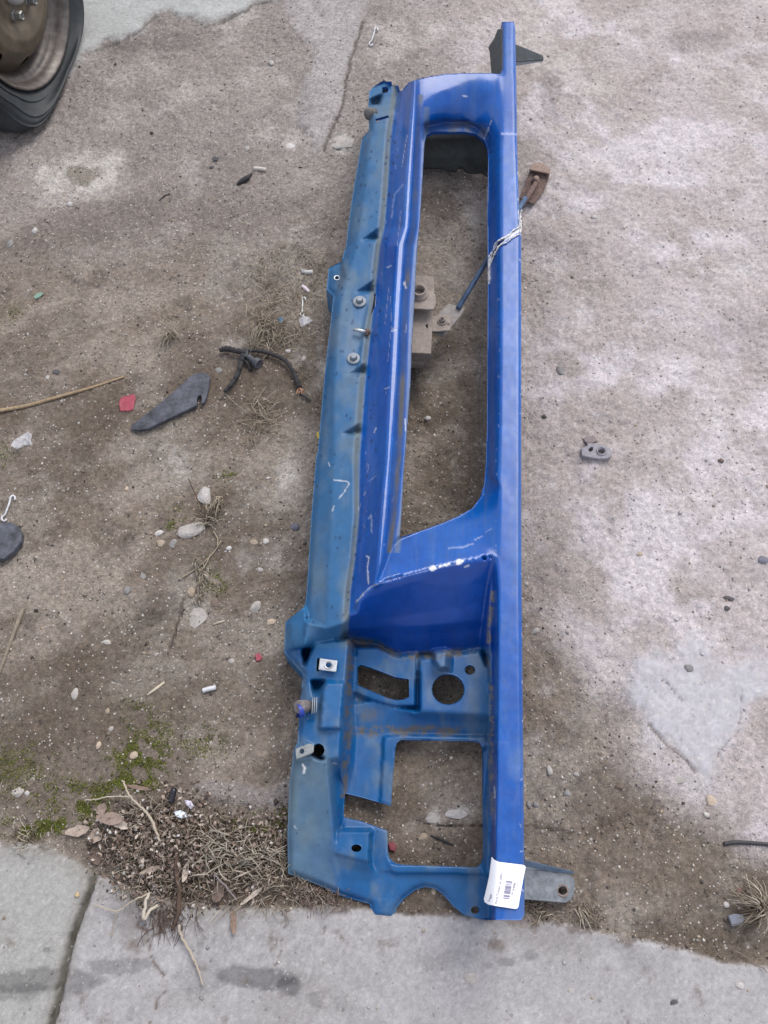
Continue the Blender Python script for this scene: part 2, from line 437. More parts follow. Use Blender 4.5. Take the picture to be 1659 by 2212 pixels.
def ground_eval(X, Y, full=False):
    """height and earth colour of the ground at (X, Y)"""
    px, py = pj(np.stack([X, Y, np.zeros_like(X)], -1))
    far = (Y < -.45) | (np.abs(X) > 3) | (Y > 4)
    nb = fbm(X * 5, Y * 5, 11, 4); nm = fbm(X * 22, Y * 22, 21, 4); nf = fbm(X * 90, Y * 90, 31, 3); nff = vn(X * 260, Y * 260, 41)
    wx = px + (nm - .5) * 46 + (nf - .5) * 14; wy = py + (fbm(X * 22 + 50, Y * 22, 51, 4) - .5) * 46 + (fbm(X * 90, Y * 90 + 9, 61, 3) - .5) * 14
    qx = px + (nm - .5) * 12 + (nf - .5) * 5; qy = py + (fbm(X * 22 + 50, Y * 22, 51, 3) - .5) * 12 + (nff - .5) * 4
    def B(c, n): return np.tile(lin(c), (n, 1))
    n = len(X)
    col = B((135, 123, 111), n)
    def mixc(c, m, lo=None):
        nonlocal col
        col = col * (1 - m[:, None]) + lin(c)[None] * m[:, None]
    mixc((112, 101, 90), sst(.40, .66, nb) * .7)
    mixc((158, 150, 140), sst(.48, .74, fbm(X * 9, Y * 9, 71, 5, .6)) * .6)
    mixc((98, 88, 80), sst(.52, .78, fbm(X * 34, Y * 34, 73, 5, .65)) * .6)
    mixc((162, 153, 146), sst(.55, .8, fbm(X * 60 + 4, Y * 60, 75, 4, .65)) * .45)
    mixc((104, 95, 84), sst(1150, 1700, wy) * sst(620, 300, wx) * .45)
    ru = X * .86 + Y * .5; rv = -X * .5 + Y * .86
    mixc((166, 155, 144), sst(.49, .66, fbm(ru * 3.2, rv * 7.5, 171, 6, .58)) * .55)
    mixc((99, 87, 76), sst(.52, .68, fbm(ru * 3.6 + 7, rv * 8.5, 181, 6, .58)) * .55)
    # paler, trodden ground at the top and to the right of the panel
    top = sst(700, 250, wy)
    mixc((156, 148, 144), top * .75)
    bx = np.interp(py, [-200, 0, 350, 600, 900, 1200, 1400, 1550, 1700, 1800, 1950], [740, 860, 1060, 1060, 1060, 1090, 1150, 1290, 1400, 1520, 1800])
    right = sst(-60, 230, px + (nb - .5) * 160 + (nm - .5) * 60 - bx)
    mixc((190, 180, 179), right * .92)
    mixc((166, 154, 147), right * sst(1500, 1180, px + (nb - .5) * 300) * .55)
    mixc((170, 159, 154), right * sst(.46, .66, fbm(X * 6 + 3, Y * 6, 81, 5, .6)) * .55)
    mixc((152, 142, 136), right * sst(.54, .74, fbm(X * 19 + 3, Y * 19, 83, 5, .65)) * .5)
    eff = sst(.47, .72, fbm(X * 9 + 8, Y * 9, 91, 6, .62))
    mixc((218, 212, 215), right * eff * .65)
    mixc((196, 189, 184), top * sst(.52, .72, fbm(X * 11, Y * 11 + 4, 95, 6, .62)) * .55)
    blot = sst(.35, .65, fbm(X * 34, Y * 34, 97, 6, .65))
    def near(cx, cy, rx, ry): return np.nonzero((np.abs(px - cx) < rx * 1.25 + 34) & (np.abs(py - cy) < ry * 1.25 + 34))[0]
    for cx, cy, rx, ry, s in PALE:
        j = near(cx, cy, rx, ry)
        d = np.sqrt(((wx[j] - cx) / rx) ** 2 + ((wy[j] - cy) / ry) ** 2)
        k = np.clip(sst(1.25, .15, d) * s * (.35 + .85 * blot[j]), 0, 1)[:, None]
        col[j] = col[j] * (1 - k) + lin((205, 199, 198) if cx > 1100 else (196, 190, 183)) * k
    d = np.sqrt(((wx - 178) / 46) ** 2 + ((wy - 372) / 22) ** 2)
    mixc((142, 134, 122), sst(1.1, .6, d) * .9)
    # crumbling slabs
    h = (nb - .5) * .007 + (nm - .5) * .0085 + (nf - .5) * .0052 + (nff - .5) * .0022 + np.abs(fbm(X * 45, Y * 45, 33, 3) - .5) * .006
    def slab(poly, c, up, soft, rough=.25, gx=qx, gy=qy, mul=1.0):
        nonlocal h
        sd = sdf(gx, gy, poly)
        m = sst(soft, -soft, sd) * mul
        mixc(c, m)
        mixc(tuple(k - 17 for k in c), m * sst(.45, .7, fbm(X * 8, Y * 8, 101, 4)) * .5)
        mixc(tuple(min(255, k + 14) for k in c), m * sst(.5, .72, fbm(X * 40, Y * 40, 103, 4)) * .5)
        h = h * (1 - m * (1 - rough)) + up * m
        return m
    conc = slab(SLAB_TL, (172, 173, 170), .006, 12, .25, (qx + wx) / 2, (qy + wy) / 2)
    slab(STEPL, (170, 164, 162), .004, 14, .4, wx, wy)
    conc = conc + slab(SLAB_R, (183, 181, 185), .004, 30, .35, wx * 1.5 - px * .5, wy * 1.5 - py * .5, (.62 + .38 * blot))
    slab(LOWSLAB, (142, 134, 130), .003, 9)
    pv = slab(PAVE, (165, 162, 162), .009, 5, .16)
    mixc((136, 132, 130), pv * sst(.5, .72, fbm(X * 5 + 2, Y * 9, 191, 6, .6)) * .5)
    lp = np.interp(py, [1800, 2212, 2700], [238, 118, 20])
    mixc((162, 161, 156), pv * sst(10, -10, px - lp) * .8)
    mixc((140, 136, 130), pv * sst(60, 0, py - np.interp(px, [0, 100, 205, 450, 700], [1822, 1828, 1890, 1960, 1955])) * sst(760, 600, px) * .55)
    mixc((118, 110, 102), pv * sst(40, 0, np.abs(px - 290)) * sst(2090, 1990, py) * .45)
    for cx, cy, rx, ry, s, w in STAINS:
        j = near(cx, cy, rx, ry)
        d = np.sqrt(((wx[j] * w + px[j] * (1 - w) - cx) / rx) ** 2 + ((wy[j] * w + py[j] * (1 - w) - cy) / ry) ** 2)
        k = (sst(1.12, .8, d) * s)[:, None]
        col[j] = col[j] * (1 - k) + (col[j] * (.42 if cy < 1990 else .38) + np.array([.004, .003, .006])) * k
    mossn = sst(.35, .6, fbm(X * 60, Y * 60, 111, 3)) * (1 - pv)
    for cx, cy, rx, ry, s in MOSS:
        j = near(cx, cy, rx, ry)
        d = np.sqrt(((wx[j] - cx) / rx) ** 2 + ((wy[j] - cy) / ry) ** 2)
        k = np.clip(sst(1.2, .35, d) * s * mossn[j] * .85, 0, 1)[:, None]
        col[j] = col[j] * (1 - k) + lin((92, 94, 52)) * k
    for line, w, c in CRACKS:
        A = np.array(line); ce = (A.min(0) + A.max(0)) / 2; ex = (A.max(0) - A.min(0)) / 2
        j = near(ce[0], ce[1], ex[0], ex[1])
        if line[0][1] > 1940: d = sdl(px[j] + (nm[j] - .5) * 26 + (nf[j] - .5) * 14 + (nff[j] - .5) * 3, py[j], line)
        else: d = sdl(qx[j], qy[j], line)
        m = sst(w * 1.5, w * .3, d)
        col[j] = col[j] * (1 - m[:, None] * .85) + lin(c) * m[:, None] * .85; h[j] -= m * .0035
    dj = sdl(px + (nf - .5) * 7 + (nm - .5) * 5, py, JOINT)
    m = sst(11, 5, dj) * pv
    mixc((92, 88, 80), m * .95); mixc((66, 62, 54), m * sst(.5, .7, nf) * .7); h = h - m * .009
    mixc((134, 130, 124), sst(34, 8, dj) * pv * .45 * (1 - m))
    # dark leaf mould where litter has gathered
    lit = sst(1.1, .5, np.sqrt(((wx - 400) / 235) ** 2 + ((wy - 1838) / 120) ** 2)) * (py < 1975)
    mixc((78, 66, 58), lit * .72)
    lit2 = sst(1.1, .5, np.sqrt(((wx - 625) / 90) ** 2 + ((wy - 1870) / 90) ** 2)); mixc((74, 64, 54), lit2 * .6)
    spill = pv * sst(.42, .6, fbm(X * 30, Y * 30, 131, 5, .6) + .28 * np.exp(-((px - 350) / 46) ** 2 - ((py - 1985) / 62) ** 2) + .22 * np.exp(-((py - np.interp(px, [0, 100, 205, 450, 700, 1140, 1300, 1659], [1822, 1828, 1890, 1960, 1955, 1985, 2018, 2088])) / 16) ** 2) - .24)
    mixc((110, 97, 88), spill * .7)
    # fine pits and specks of the concrete
    sp = vn(X * 170, Y * 170, 121)
    mixc((214, 210, 208), (right + pv * .5 + top * .4).clip(0, 1) * sst(.86, .95, sp) * .5)
    mixc((96, 90, 88), (right * .35 + pv * .3) * sst(.13, .05, sp) * .6)
    col = col * (1 + (nff - .5) * .22)[:, None]
    h = np.where(far, 0, h)
    grain = 1 - .62 * np.clip(np.maximum(pv, conc), 0, 1) - .25 * right * (1 - np.clip(pv, 0, 1))
    dmask = 1 - np.clip(pv + .35 * right + conc, 0, 1)
    return (h, col * .86, dmask, grain) if full else (h, col * .86, dmask)

def axis(lo, hi, st, far, g=1.35):
    a = np.arange(lo, hi, st).tolist()
    d = st
    x = a[-1]
    while x < far: d *= g; x += d; a.append(x)
    d = st; x = a[0]; pre = []
    while x > -far: d *= g; x -= d; pre.append(x)
    return np.array(pre[::-1] + a)

gxs = axis(-1.12, 1.12, .0036, 90); gys = axis(-.2, 2.2, .0036, 90)
GX, GY = np.meshgrid(gxs, gys)
gh, gc, _, gg = ground_eval(GX.ravel(), GY.ravel(), True)
ny, nx = GX.shape
I = np.arange(ny * nx).reshape(ny, nx)
gq = np.stack([I[:-1, :-1], I[:-1, 1:], I[1:, 1:], I[1:, :-1]], -1).reshape(-1, 4)
ground = mesh('ground', np.stack([GX.ravel(), GY.ravel(), gh], -1), gq, M_ground, attrs={'Col': gc, 'Grain': gg})
tag(ground, 'worn dirt yard with crumbling pale concrete patches', kind='structure')

def on_ground(px, py):
    """points of the ground surface seen at (px, py)"""
    px = np.atleast_1d(np.asarray(px, float)); py = np.atleast_1d(np.asarray(py, float))
    P = un(px, py, 0.0)
    for _ in range(2): P = un(px, py, gheight(P[:, 0], P[:, 1]))
    return P
GH = gh.reshape(ny, nx)
def gheight(x, y):
    i = np.clip(np.searchsorted(gxs, x) - 1, 0, nx - 2); j = np.clip(np.searchsorted(gys, y) - 1, 0, ny - 2)
    a = (x - gxs[i]) / (gxs[i + 1] - gxs[i]); b = (y - gys[j]) / (gys[j + 1] - gys[j])
    return (GH[j, i] * (1 - a) + GH[j, i + 1] * a) * (1 - b) + (GH[j + 1, i] * (1 - a) + GH[j + 1, i + 1] * a) * b
def og(px, py): return on_ground(px, py)[0]
def ppm(px, py):
    """view units per metre on the ground at (px, py)"""
    a = un(px - 5, py); b = un(px + 5, py)
    return 10 / np.linalg.norm(a - b)
# ------------------------------------------------------------------ the blue front panel of a van
ROOT = empty('vehicle_front_panel', un(880, 1100, 0.0), 'scuffed blue vehicle front panel lying across the dirt yard', 'vehicle panel')

OUTLINE = [(797, 199), (806, 188), (824, 176), (846, 176), (847, 184), (861, 185), (863, 195), (867, 197), (883, 178), (900, 172), (925, 166), (960, 160), (1000, 158), (1060, 158), (1082, 160),
           (1082, 60), (1084, 47), (1110, 47), (1113, 60), (1115, 160), (1117, 300), (1119, 380), (1121, 450), (1122, 480), (1126, 505), (1126, 700), (1126, 900), (1126, 1100), (1127, 1300), (1129, 1500), (1131, 1700), (1133, 1900), (1133, 1978), (1126, 1988),
           (1049, 1987), (1032, 1984), (1004, 1977), (979, 1957), (955, 1930), (940, 1920), (918, 1916), (898, 1922), (873, 1941), (857, 1962), (853, 1986), (802, 1982), (799, 1953), (742, 1937), (689, 1912), (622, 1887), (621, 1800), (625, 1690), (634, 1620), (643, 1603), (647, 1540), (654, 1456),
           (613, 1409), (617, 1343), (657, 1311), (660, 1300), (663, 1275), (667, 1210), (673, 1112), (683, 987), (687, 973), (690, 936), (696, 868), (702, 804), (709, 738), (715, 692), (720, 640), (705, 625), (710, 579), (737, 565), (748, 530), (752, 490), (765, 400), (772, 362), (778, 323), (782, 300), (797, 281), (796, 225)]
GRILLE = [(921, 292), (935, 286), (1005, 285), (1028, 290), (1045, 303), (1053, 320), (1055, 345), (1053, 450), (1054, 600), (1053, 800), (1052, 930), (1050, 1000), (1046, 1045), (1037, 1075), (1020, 1098), (990, 1115), (950, 1132), (905, 1148), (864, 1161),
          (868, 1100), (872, 1020), (877, 960), (883, 880), (887, 824), (890, 740), (893, 690), (896, 640), (901, 540), (907, 480), (912, 400), (917, 310)]
LAMPHOLE = [(858, 1604), (866, 1598), (1020, 1601), (1036, 1604), (1042, 1616), (1044, 1850), (1040, 1865), (1028, 1873), (870, 1868), (853, 1864), (841, 1853), (838, 1840), (837, 1794), (828, 1791), (779, 1773), (742, 1765), (745, 1714), (783, 1723), (845, 1741), (850, 1660), (855, 1612)]
IRREG = [(773, 1441), (780, 1436), (803, 1443), (855, 1463), (883, 1467), (884, 1505), (872, 1511), (855, 1512), (839, 1508), (796, 1490), (772, 1479)]
HOLES = [GRILLE, LAMPHOLE, IRREG, circle(968, 1489, 35, 33), circle(1015, 1447, 11, 10), circle(688, 1620, 13, 14), circle(770, 1832, 11, 8), circle(1026, 1966, 9, 8),
         [(826, 188), (836, 187), (840, 193), (838, 199), (826, 201)], [(811, 257), (839, 249), (841, 253), (822, 259), (813, 264)],
         [(810, 630), (812, 639), (810, 662), (801, 681), (806, 655)], [(685, 1423), (691, 1420), (690, 1450), (684, 1450)],
         [(1092, 515), (1080, 520), (1075, 525), (1071, 535), (1066, 542), (1060, 561), (1064, 556), (1069, 547), (1074, 538), (1080, 527), (1088, 521)],
         circle(728, 601, 6, 5)]
CRACKLINE = [(1124, 455), (1124, 495), (1110, 505), (1090, 517), (1076, 527), (1066, 545), (1058, 565), (1055, 610)]

ZB = .150                                        # top of the bottom rail
st = 2.0
hx = np.arange(600, 1146, st); hy = np.arange(36, 2000, st)
HX, HY = np.meshgrid(hx, hy)
Hm = np.full(HX.shape, np.nan)

def prof(ys, cols, z, yr):
    """fills rows yr with a profile: cols = x of each crease at the heights ys, z = height of each crease"""
    ys = np.asarray(ys, float); cols = np.asarray(cols, float); z = np.asarray(z, float)
    for j, y in enumerate(hy):
        if yr[0] <= y <= yr[1]:
            xs = [np.interp(y, ys, c) for c in cols]
            zs = [np.interp(y, ys, c) for c in z] if z.ndim == 2 else z
            m = (hx >= xs[0]) & (hx <= xs[-1])
            Hm[j, m] = np.interp(hx[m], xs, zs)

def patch(pts, rel=False):
    """fills a polygon, heights blended from its corners (mean value coordinates)"""
    P = np.asarray(pts, float)
    m = (HX > P[:, 0].min() - 1) & (HX < P[:, 0].max() + 1) & (HY > P[:, 1].min() - 1) & (HY < P[:, 1].max() + 1)
    x = HX[m]; y = HY[m]
    k = sdf(x, y, P) < .5
    x = x[k] + .01; y = y[k] + .013
    n = len(P); W = np.zeros((n, len(x)))
    d = [np.hypot(P[i, 0] - x, P[i, 1] - y) + 1e-9 for i in range(n)]
    tn = []
    for i in range(n):
        j = (i + 1) % n
        ax, ay = P[i, 0] - x, P[i, 1] - y; bx, by = P[j, 0] - x, P[j, 1] - y
        cr = ax * by - ay * bx; dt = ax * bx + ay * by
        tn.append((d[i] * d[j] - dt) / np.where(np.abs(cr) < 1e-9, 1e-9, cr))
    for i in range(n): W[i] = (tn[i - 1] + tn[i]) / d[i]
    z = (W * P[:, 2][:, None]).sum(0) / W.sum(0)
    z = np.clip(z, P[:, 2].min(), P[:, 2].max())
    idx = np.nonzero(m.ravel())[0][k]
    if rel: Hm.ravel()[idx] += z
    else: Hm.ravel()[idx] = z

# long cross-section: slam panel, dirt-filled valley, ridge, inner flange
ys = [170, 200, 300, 400, 490, 530, 660, 824, 987, 1112, 1210, 1275, 1400]
L0 = [790, 790, 775, 758, 745, 740, 690, 694, 676, 666, 660, 656, 645]
L1 = [812, 812, 800, 790, 778, 770, 735, 722, 722, 716, 711, 709, 706]
L2 = [846, 846, 833, 826, 818, 811, 796, 776, 763, 765, 756, 745, 738]
L3 = [860, 858, 842, 838, 831, 819, 807, 790, 777, 774, 765, 757, 750]
L4 = [880, 878, 868, 858, 852, 836, 828, 815, 812, 801, 791, 789, 780]
L5 = [893, 893, 884, 877, 872, 858, 850, 842, 835, 823, 817, 812, 806]
L6 = [900, 901, 896, 890, 885, 874, 866, 858, 846, 837, 827, 822, 818]
L7 = [909, 910, 906, 902, 898, 890, 880, 874, 867, 856, 842, 836, 830]
L8 = [926, 926, 926, 920, 916, 910, 905, 896, 884, 878, 870, 866, 860]
zz = [.098, .126, .133, .126, .147, .170, .168, .138, .134]
prof(ys, [L0, L1, L2, L3, L4, L5, L6, L7, L8], zz, (170, 1400))
# bottom rail
by = [40, 158, 162, 300, 500, 700, 900, 1050, 1150, 1200, 1300, 1500, 1700, 1900, 2000]
R0 = [1070, 1070, 1046, 1046, 1046, 1046, 1046, 1042, 1040, 1040, 1040, 1040, 1042, 1040, 1026]
R1 = [1078, 1078, 1060, 1058, 1058, 1058, 1057, 1056, 1056, 1056, 1056, 1056, 1056, 1052, 1040]
R2 = [1083, 1083, 1072, 1072, 1072, 1072, 1070, 1066, 1066, 1068, 1070, 1068, 1066, 1062, 1052]
R3 = [1087, 1087, 1082, 1082, 1082, 1081, 1080, 1076, 1074, 1074, 1076, 1074, 1072, 1068, 1062]
R4 = [1108, 1109, 1111, 1113, 1120, 1121, 1121, 1121, 1121, 1121, 1121, 1123, 1125, 1127, 1127]
R5 = [1120, 1120, 1120, 1122, 1132, 1132, 1132, 1132, 1132, 1132, 1132, 1134, 1136, 1140, 1140]
prof(by, [R0, R1, R2, R3, R4, R5], [.112, .121, .141, ZB, ZB + .001, ZB - .006], (36, 1210))
# grille surround, far end
patch([(901, 168, .166), (925, 160, .160), (960, 154, .157), (1000, 152, .154), (1060, 152, .152), (1083, 156, .151), (1083, 300, .149), (1072, 312, .141), (1060, 322, .120), (1052, 296, .116), (1036, 276, .115), (1005, 262, .116), (960, 260, .120), (924, 268, .126), (912, 290, .134), (903, 240, .150)])
patch([(917, 270, .112), (960, 260, .108), (1005, 262, .106), (1036, 276, .106), (1052, 296, .108), (1058, 330, .110), (1050, 340, .106), (1042, 306, .104), (1026, 292, .104), (1004, 287, .104), (935, 288, .106), (918, 300, .115)])
# grille surround, near end
patch([(840, 1190, .140), (862, 1163, .130), (905, 1146, .126), (950, 1130, .122), (992, 1112, .118), (1020, 1094, .116), (1040, 1070, .116), (1052, 1030, .116), (1072, 1040, .141), (1079, 1060, ZB), (1079, 1206, ZB), (1060, 1203, .151), (1000, 1212, .153), (950, 1222, .155), (890, 1238, .158), (832, 1254, .162), (812, 1262, .164)])
# headlight housing
patch([(655, 1402, .060), (682, 1392, .06), (741, 1378, .06), (741, 1354, .06), (757, 1329, .06), (776, 1325, .06), (776, 1303, .06), (796, 1277, .06), (1075, 1208, .06), (1090, 1990, .06), (850, 1990, .05), (780, 1975, .05), (640, 1900, .05), (640, 1600, .06)])
patch([(740, 1378, .070), (740, 1352, .125), (757, 1326, .148), (772, 1322, .150), (771, 1300, .154), (792, 1274, .160), (832, 1256, .161), (890, 1240, .158), (950, 1224, .155), (1000, 1214, .153), (1060, 1205, .151), (1066, 1204, .15), (1062, 1300, .110), (1052, 1380, .080), (1040, 1404, .072), (960, 1410, .070), (900, 1414, .066), (855, 1414, .064), (816, 1388, .066), (770, 1380, .068)])
patch([(1062, 1203, .15), (1075, 1206, .15), (1075, 1980, .15), (1056, 1980, .11), (1046, 1900, .075), (1044, 1860, .070), (1048, 1750, .066), (1052, 1700, .066), (1062, 1580, .075), (1058, 1540, .09), (1052, 1420, .086), (1040, 1400, .075), (1044, 1320, .100)])
prof(by, [[x - 14 for x in R3], [x - 6 for x in R3], [x - 2 for x in R3], R3, R4, R5], [[.15] * 9 + [.149, .120, .085, .080, .08, .08], [.15] * 9 + [.15, .128, .10, .098, .10, .10], [.15] * 10 + [.147] * 5, [ZB] * 15, [ZB + .001] * 15, [ZB - .006] * 15], (1208, 2000))
# slam panel's near end, bracket ear
patch([(660, 1340, .122), (709, 1357, .128), (739, 1351, .126), (741, 1378, .098), (682, 1392, .098), (670, 1400, .09), (656, 1396, .118)])
patch([(657, 1309, .112), (662, 1330, .116), (656, 1396, .112), (650, 1408, .098), (612, 1410, .088), (615, 1342, .092)])
patch([(612, 1409, .088), (654, 1398, .094), (658, 1456, .090), (654, 1458, .088)])
# top of the lamp housing and its steps
patch([(682, 1391, .104), (754, 1378, .104), (749, 1441, .104), (744, 1494, .104), (736, 1579, .104), (730, 1637, .102), (706, 1640, .100), (636, 1612, .098), (644, 1560, .094), (652, 1456, .092), (672, 1402, .096)])
patch([(698, 1474, .112), (746, 1474, .112), (737, 1574, .112), (690, 1574, .112)])
patch([(674, 1471, .070), (702, 1472, .080), (679, 1512, .098)])
patch([(672, 1512, .094), (690, 1498, .098), (686, 1556, .098), (664, 1556, .094)])
patch([(754, 1378, .104), (766, 1392, .072), (764, 1440, .070), (762, 1494, .066), (766, 1580, .062), (764, 1660, .058), (752, 1712, .056), (728, 1720, .060), (731, 1637, .102), (736, 1579, .104), (744, 1494, .104), (749, 1441, .104)])
patch([(768, 1397, .076), (816, 1398, .077), (855, 1418, .080), (901, 1412, .082), (898, 1526, .078), (850, 1526, .074), (800, 1512, .070), (760, 1494, .068)])
patch([(904, 1422, .086), (1038, 1405, .088), (1056, 1450, .088), (1061, 1543, .086), (906, 1536, .086)])
patch([(904, 1536, .086), (1061, 1543, .086), (1062, 1588, .060), (860, 1586, .058), (770, 1580, .060), (764, 1520, .066), (800, 1514, .067), (850, 1528, .070)])
patch([(829, 1592, .064), (862, 1586, .064), (1050, 1590, .064), (1058, 1610, .066), (1042, 1620, .066), (1034, 1602, .066), (866, 1598, .066), (856, 1610, .066), (846, 1742, .062), (822, 1734, .062)])
patch([(935, 1407, .086), (962, 1404, .104), (975, 1410, .104), (975, 1450, .090), (950, 1451, .087), (938, 1440, .087)])
patch([(937, 1409, .104), (965, 1405, .106), (964, 1444, .106), (950, 1446, .106), (937, 1428, .104)])
# lower outer corner
patch([(636, 1612, .098), (690, 1640, .100), (706, 1640, .100), (712, 1700, .092), (726, 1842, .070), (742, 1937, .040), (690, 1914, .044), (618, 1890, .050), (618, 1800, .066), (624, 1690, .086)])
patch([(707, 1640, .098), (731, 1637, .100), (733, 1680, .062), (745, 1714, .056), (742, 1766, .056), (730, 1794, .060), (727, 1842, .066), (718, 1760, .082)])
patch([(742, 1764, .056), (780, 1774, .056), (838, 1794, .058), (838, 1850, .060), (852, 1870, .060), (850, 1890, .058), (806, 1880, .052), (806, 1800, .056), (740, 1796, .058)])
patch([(729, 1794, .072), (802, 1794, .076), (798, 1863, .074), (724, 1844, .070)])
patch([(722, 1845, .066), (798, 1864, .070), (812, 1890, .052), (802, 1955, .036), (742, 1939, .036)])
patch([(806, 1884, .054), (850, 1884, .050), (1040, 1890, .050), (1062, 1892, .052), (1062, 1990, .050), (1000, 1986, .046), (857, 1970, .040), (800, 1960, .038)])
patch([(838, 1866, .062), (1046, 1872, .062), (1050, 1888, .062), (850, 1886, .060)])
patch([(800, 1944, .044), (858, 1944, .044), (858, 1990, .036), (796, 1986, .036)])
patch([(636, 1612, .006), (662, 1604, .008), (674, 1612, .008), (672, 1640, .006), (640, 1648, .004)], rel=True)
# pressed ribs and recesses of the slam panel
for a, b, c in (((818, 487), (778, 521), (814, 517)), ((808, 600), (767, 632), (802, 631)), ((790, 781), (748, 810), (787, 806)), ((779, 910), (736, 939), (775, 937))):
    patch([(a[0], a[1], .004), (b[0], b[1], -.001), (c[0], c[1], -.024)], rel=True)
patch([(737, 563, .094), (742, 600, .098), (722, 642, .092), (704, 626, .088), (708, 578, .088)])
patch([(822, 620, 0), (806, 620, -.004), (786, 700, -.005), (772, 800, -.004), (740, 800, 0), (752, 690, 0), (768, 634, 0)], rel=True)
patch([(796, 190, .095), (824, 174, .098), (848, 175, .104), (864, 194, .110), (856, 240, .118), (818, 246, .112), (795, 232, .098)])
patch([(800, 215, -.004), (826, 205, -.010), (818, 226, -.022), (802, 228, -.012)], rel=True)

Hm = Hm - .009 * np.exp(-((HX - 1030) / 34) ** 2 - ((HY - 232) / 40) ** 2)
Hm = np.interp(Hm, [0, .036, .05, .060, .075, .09, .098, .104, .112, .15, .17], [.006, .012, .020, .030, .05, .076, .094, .102, .112, .165, .188], left=0) + np.where(np.isnan(Hm), np.nan, 0)
ZB = .165
nanm = np.isnan(Hm)
def blur(A, w, s):
    r = int(3 * s + 1); k = np.exp(-.5 * (np.arange(-r, r + 1) / s) ** 2)
    def c(B):
        for ax in (0, 1):
            out = np.zeros_like(B)
            pad = [(0, 0), (0, 0)]; pad[ax] = (r, r)
            Bp = np.pad(B, pad, mode='edge')
            for i, kk in enumerate(k):
                sl = [slice(None), slice(None)]; sl[ax] = slice(i, i + B.shape[ax]); out += kk * Bp[tuple(sl)]
            B = out
        return B
    return c(A * w) / np.maximum(c(w), 1e-9)
H0 = np.where(nanm, 0, Hm); w0 = (~nanm).astype(float)
big = blur(H0, w0 + 1e-7, 8)
H0 = np.where(nanm, big, H0)
ones = np.ones_like(H0)
rs = sdf(HX, HY, OUTLINE); roll = np.exp(-(np.clip(-rs, 0, 40) / 7.0) ** 2) * np.clip((1000 - HX) / 60, 0, 1) * np.clip((HY - 240) / 40, 0, 1)
Hs = blur(H0 - .010 * roll, ones, 1.3)
Hs = Hs + (fbm(HX / 60, HY / 60, 301, 3) - .5) * .0012          # dents
def hz(x, y):
    fx = np.clip((x - hx[0]) / st, 0, len(hx) - 1.001); fy = np.clip((y - hy[0]) / st, 0, len(hy) - 1.001)
    i = fx.astype(int); j = fy.astype(int); a = fx - i; b = fy - j
    return (Hs[j, i] * (1 - a) + Hs[j, i + 1] * a) * (1 - b) + (Hs[j + 1, i] * (1 - a) + Hs[j + 1, i + 1] * a) * b

def panelF(X, Y):
    f = sdf(X, Y, OUTLINE)
    for h in HOLES:
        A = np.asarray(h); b = (A[:, 0].min() - 6, A[:, 0].max() + 6, A[:, 1].min() - 6, A[:, 1].max() + 6)
        m = (X > b[0]) & (X < b[1]) & (Y > b[2]) & (Y < b[3])
        if m.any():
            g = f[m]; f[m] = np.maximum(g, -sdf(X[m], Y[m], h))
    return f
PX, PY, PQ, PR = isheet(602, 1144, 38, 1996, 1.9, panelF)
PZ = hz(PX, PY)
PV = un(PX, PY, PZ)
# face and vertex normals of the whole pressing
e1 = PV[PQ[:, 2]] - PV[PQ[:, 0]]; e2 = PV[PQ[:, 3]] - PV[PQ[:, 1]]
fn = np.cross(e1, e2)
VN = np.zeros_like(PV)
for k in range(4): np.add.at(VN, PQ[:, k], fn)
if VN[:, 2].sum() < 0: VN = -VN; PQ = PQ[:, ::-1]
VN /= np.linalg.norm(VN, axis=1)[:, None] + 1e-12

# paint: brighter blue where it was seen, darker in the lamp pocket as painted shade, weathered and dusty where the bonnet covered it
deep = np.array([.001, .046, .265]); faded = np.array([.004, .098, .24]); dusty = np.array([.145, .185, .20]); brown = np.array([.112, .112, .112]); chipc = np.array([.74, .74, .74])
def lx(L, y): return np.interp(y, ys, L)
n1 = fbm(PX / 30, PY / 60, 401, 4); n2 = fbm(PX / 9, PY / 14, 411, 3); n3 = fbm(PX / 4, PY / 4, 421, 2); n4 = fbm(PX / 70, PY / 110, 431, 4)
pc = np.tile(deep, (len(PX), 1)); pr = np.full(len(PX), .30)
def pm(c, k, r=None):
    global pc, pr
    k = np.clip(k, 0, 1)
    pc = pc * (1 - k[:, None]) + np.asarray(c)[None] * k[:, None]
    if r is not None: pr = pr * (1 - k) + r * k
bright_blue = np.array([.006, .112, .41])
outside_pocket_shade = 1 - (sst(-4, 6, PY - np.interp(PX, [600, 709, 740, 757, 772, 780, 832, 890, 950, 1000, 1060, 1068, 1070], [1393, 1357, 1351, 1326, 1320, 1288, 1256, 1240, 1224, 1214, 1205, 1205, 3000])) * (PX < 1068))  # lamp pocket keeps the darker blue: its shade is painted into the colour
pm(bright_blue, outside_pocket_shade * (.34 + .7 * (n4 - .4)), .28)
film = sst(.45, .8, fbm(PX / 14, PY / 120, 441, 5, .6)); pm(dusty * 1.0, film * outside_pocket_shade * .14, .5); pm(np.array([.06, .10, .17]), sst(.6, .85, fbm(PX / 5, PY / 30, 451, 4, .6)) * outside_pocket_shade * .22, .5)
slam = sst(3, -3, PX - lx(L3, PY)) * (PY < 1400)
house = sst(-6, 8, PY - np.interp(PX, [600, 640, 680, 760, 816, 855, 900, 1040], [1300, 1400, 1384, 1372, 1382, 1408, 1410, 1398])) * sst(1064, 1058, PX)
pm(faded, slam * .9, .5)
pm(dusty, slam * (.12 + .42 * sst(.3, .75, n1)), .62)
pm(faded * 1.05, slam * sst(14, 3, PX - lx(L0, PY) - 8) * .6, .5)
pm(dusty * np.array([.95, .86, .78]), sst(9, 2, np.abs(PX - lx(L2, PY) - 6)) * (PY < 1340) * (.55 + .4 * n2), .8)
